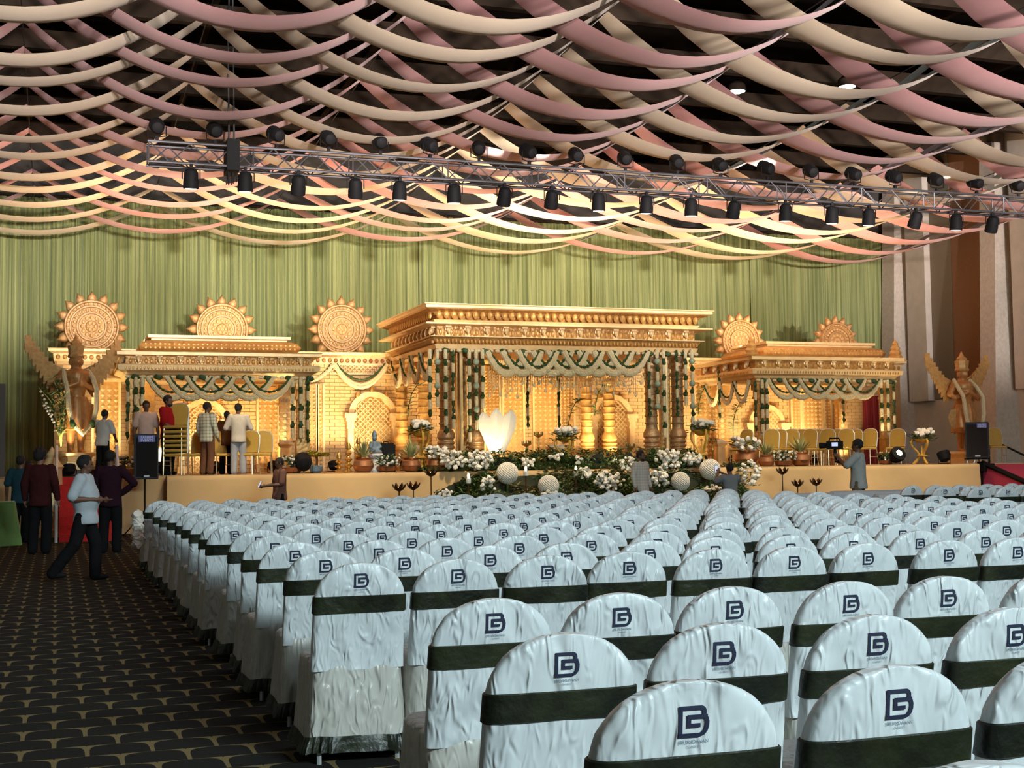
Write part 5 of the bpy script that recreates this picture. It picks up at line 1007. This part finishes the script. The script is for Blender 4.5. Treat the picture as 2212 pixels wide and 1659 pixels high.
def phone(p,rz,label,tilt=0):
    t=thing('mobile_phone',label,'phone',p); R=Matrix.Translation(p)@Matrix.Rotation(rz,4,'Z')@Matrix.Rotation(tilt,4,'X'); MB().box(-.04,.04,-.005,.005,-.08,.08).xf(R).build('case',PHONE,t,0); MB().box(-.036,.036,-.0065,-.0052,-.074,.074).xf(R).build('screen',SCR,t,0)
floor_person('person in a white half sleeve shirt and black trousers walking across the aisle carpet',182,1254,986,1.25,cloth('white_shirt',(.52,.58,.62)),BLKT,vox=.010,belly=.05,head=(.25,0),
    arms={'L':[(.26,.09,1.12),(.18,-.20,1.10)],'R':[(-.27,.10,1.12),(-.10,-.20,1.11)]},legs={'L':[(.11,-.12,.50),(.10,-.12,.09)],'R':[(-.11,.10,.50),(-.10,.40,.13)]})
floor_person('person in a dark maroon long sleeve shirt with curly hair seen from behind',86,1196,971,PI-.35,cloth('maroon_shirt',(.055,.012,.012)),BLKT,skin=SKIN2,sleeve='long',hair='curly',head=(-.5,0),vox=.011)
floor_person('person in a teal half sleeve shirt with a wrist band at the left edge',44,1172,985,PI-.25,cloth('teal_shirt',(.018,.055,.075)),BLKT,head=(-.3,0),arms={'L':[(.26,.03,1.13),(.28,-.04,.88)],'R':[(-.25,.03,1.13),(-.26,-.05,.88)]})
floor_person('person half hidden behind the one in teal at the left edge',63,1160,996,.6,cloth('dark_shirt',(.02,.02,.025)),BLKT,vox=.016)
floor_person('person in a dark purple shirt with one hand on the hip by the red stairs',238,1194,975,PI-.2,cloth('purple_shirt',(.030,.010,.018)),BLKT,sleeve='long',vox=.011,head=(-.4,0),arms={'R':[(-.40,.10,1.16),(-.18,.02,.98)],'L':[(.25,-.05,1.12),(.12,-.22,1.02)]})
person_at('person in a white printed shirt bending at the left end of the stage',222,30.75,886,PI-.7,cloth('white_printed_shirt',(.66,.63,.55)),BLKT,z0=SZ,lean=.12,arms={'L':[(.25,-.12,1.12),(.16,-.32,.95)],'R':[(-.25,-.10,1.12),(-.15,-.34,.98)]},vox=.014)
person_at('person in a pale pink polo shirt facing the hall behind the left loudspeaker',316,31.0,867,.1,cloth('pink_polo',(.68,.47,.38)),BLKT,z0=SZ,vox=.014)
person_at('bearded person in a red shirt leaning on the stacked gold chairs',363,30.9,855,.9,cloth('red_shirt',(.36,.012,.014)),BLKT,z0=SZ,beard=True,vox=.014,belly=.04,arms={'L':[(.26,.0,1.13),(.20,-.22,1.02)],'R':[(-.24,-.08,1.10),(-.10,-.28,.95)]})
person_at('person in a white and green checked shirt beside the stacked gold chairs',448,30.8,870,2.3,plaid('green_check',(.62,.57,.45),(.22,.26,.20),4.2),cloth('brown_trousers',(.17,.075,.04)),z0=SZ,sleeve='long',vox=.014,head=(-.5,.1))
person_at('person in dark brown clothes behind the one in a white jacket',489,31.3,889,2.7,cloth('dark_brown_shirt',(.09,.035,.015)),BLKT,z0=SZ,vox=.015,lean=.08)
person_at('person in a white jacket and pale grey trousers seen from behind on the stage',515,30.5,873,PI-.1,cloth('white_jacket',(.66,.57,.47)),cloth('pale_grey_trousers',(.40,.40,.42)),z0=SZ,sleeve='long',vox=.013,shoe=COPP,head=(-.4,.1),arms={'L':[(.30,.0,1.12),(.16,-.24,1.12)],'R':[(-.30,.0,1.12),(-.15,-.24,1.12)]})
t,Mx,up=person_at('person in a brown tee shirt holding a phone before the stage skirt',604,28.3,990,-1.35,cloth('brown_tee',(.19,.095,.07)),BLKT,vox=.014,head=(0,.25),arms={'L':[(.24,-.05,1.12),(.12,-.36,1.10)],'R':[(-.24,-.02,1.12),(-.10,-.36,1.08)]})
phone(t.location+Mx@Vector((.02,-.47,1.13)),-1.35,'phone in the hands of the person in a brown tee',-.5)
person_at('person in a white checked long sleeve shirt standing before the flower bank',1384,27.6,974,.45,plaid('grey_check',(.60,.54,.46),(.42,.38,.34),5),BLKT,sleeve='long',beard=True,vox=.012,head=(.25,0))
t,Mx,up=person_at('person in a pale grey shirt raising a phone to photograph the stage',1576,27.0,1002,PI+.05,cloth('grey_shirt',(.24,.25,.26)),BLKT,crouch=.30,vox=.012,arms={'L':[(.30,-.14,1.30),(.10,-.36,1.52)],'R':[(-.30,-.12,1.30),(.02,-.36,1.50)]},legs={'L':[(.13,-.30,.42),(.12,.02,.09)],'R':[(-.13,-.30,.42),(-.12,.02,.09)]})
ph=t.location+Mx@Vector((.10,-.44,1.29)); phone(ph,0.05,'phone held up by the person in pale grey',0)
t,Mx,up=person_at('person in a white shirt filming the stage with a video camera',1852,23.6,950,PI+.75,cloth('grey_white_shirt',(.42,.44,.42)),cloth('khaki_trousers',(.16,.13,.09)),vox=.011,head=(.1,0),arms={'L':[(.22,-.18,1.20),(.10,-.36,1.38)],'R':[(-.26,-.06,1.15),(.0,-.34,1.28)]})
vc=t.location+Mx@Vector((.05,-.42,1.60)); v=thing('video_camera','black shoulder video camera held by the person filming','camera',vc); R=Matrix.Translation(vc)@Matrix.Rotation(PI+.75,4,'Z')
MB().box(-.07,.07,-.16,.16,-.08,.09).xf(R).build('body',BLK,v,0); MB().lathe([(.05,.0),(.06,.04),(.065,.16),(.055,.16),(0,.15)],n=14).xf(R@Matrix.Translation((0,-.16,0))@Matrix.Rotation(PI/2,4,'X')).build('lens',BLK,v); MB().tube([(-.0,-.12,.09),(0,-.10,.15),(0,.08,.15),(0,.12,.09)],.016,6).xf(R).build('handle',BLK,v); MB().box(.07,.10,-.04,.08,-.02,.06).xf(R).build('monitor',SCR,v,0); MB().tube([(0,0,-.08),(0,.02,-.36)],.03,8).xf(R).build('grip_rod',BLK,v)
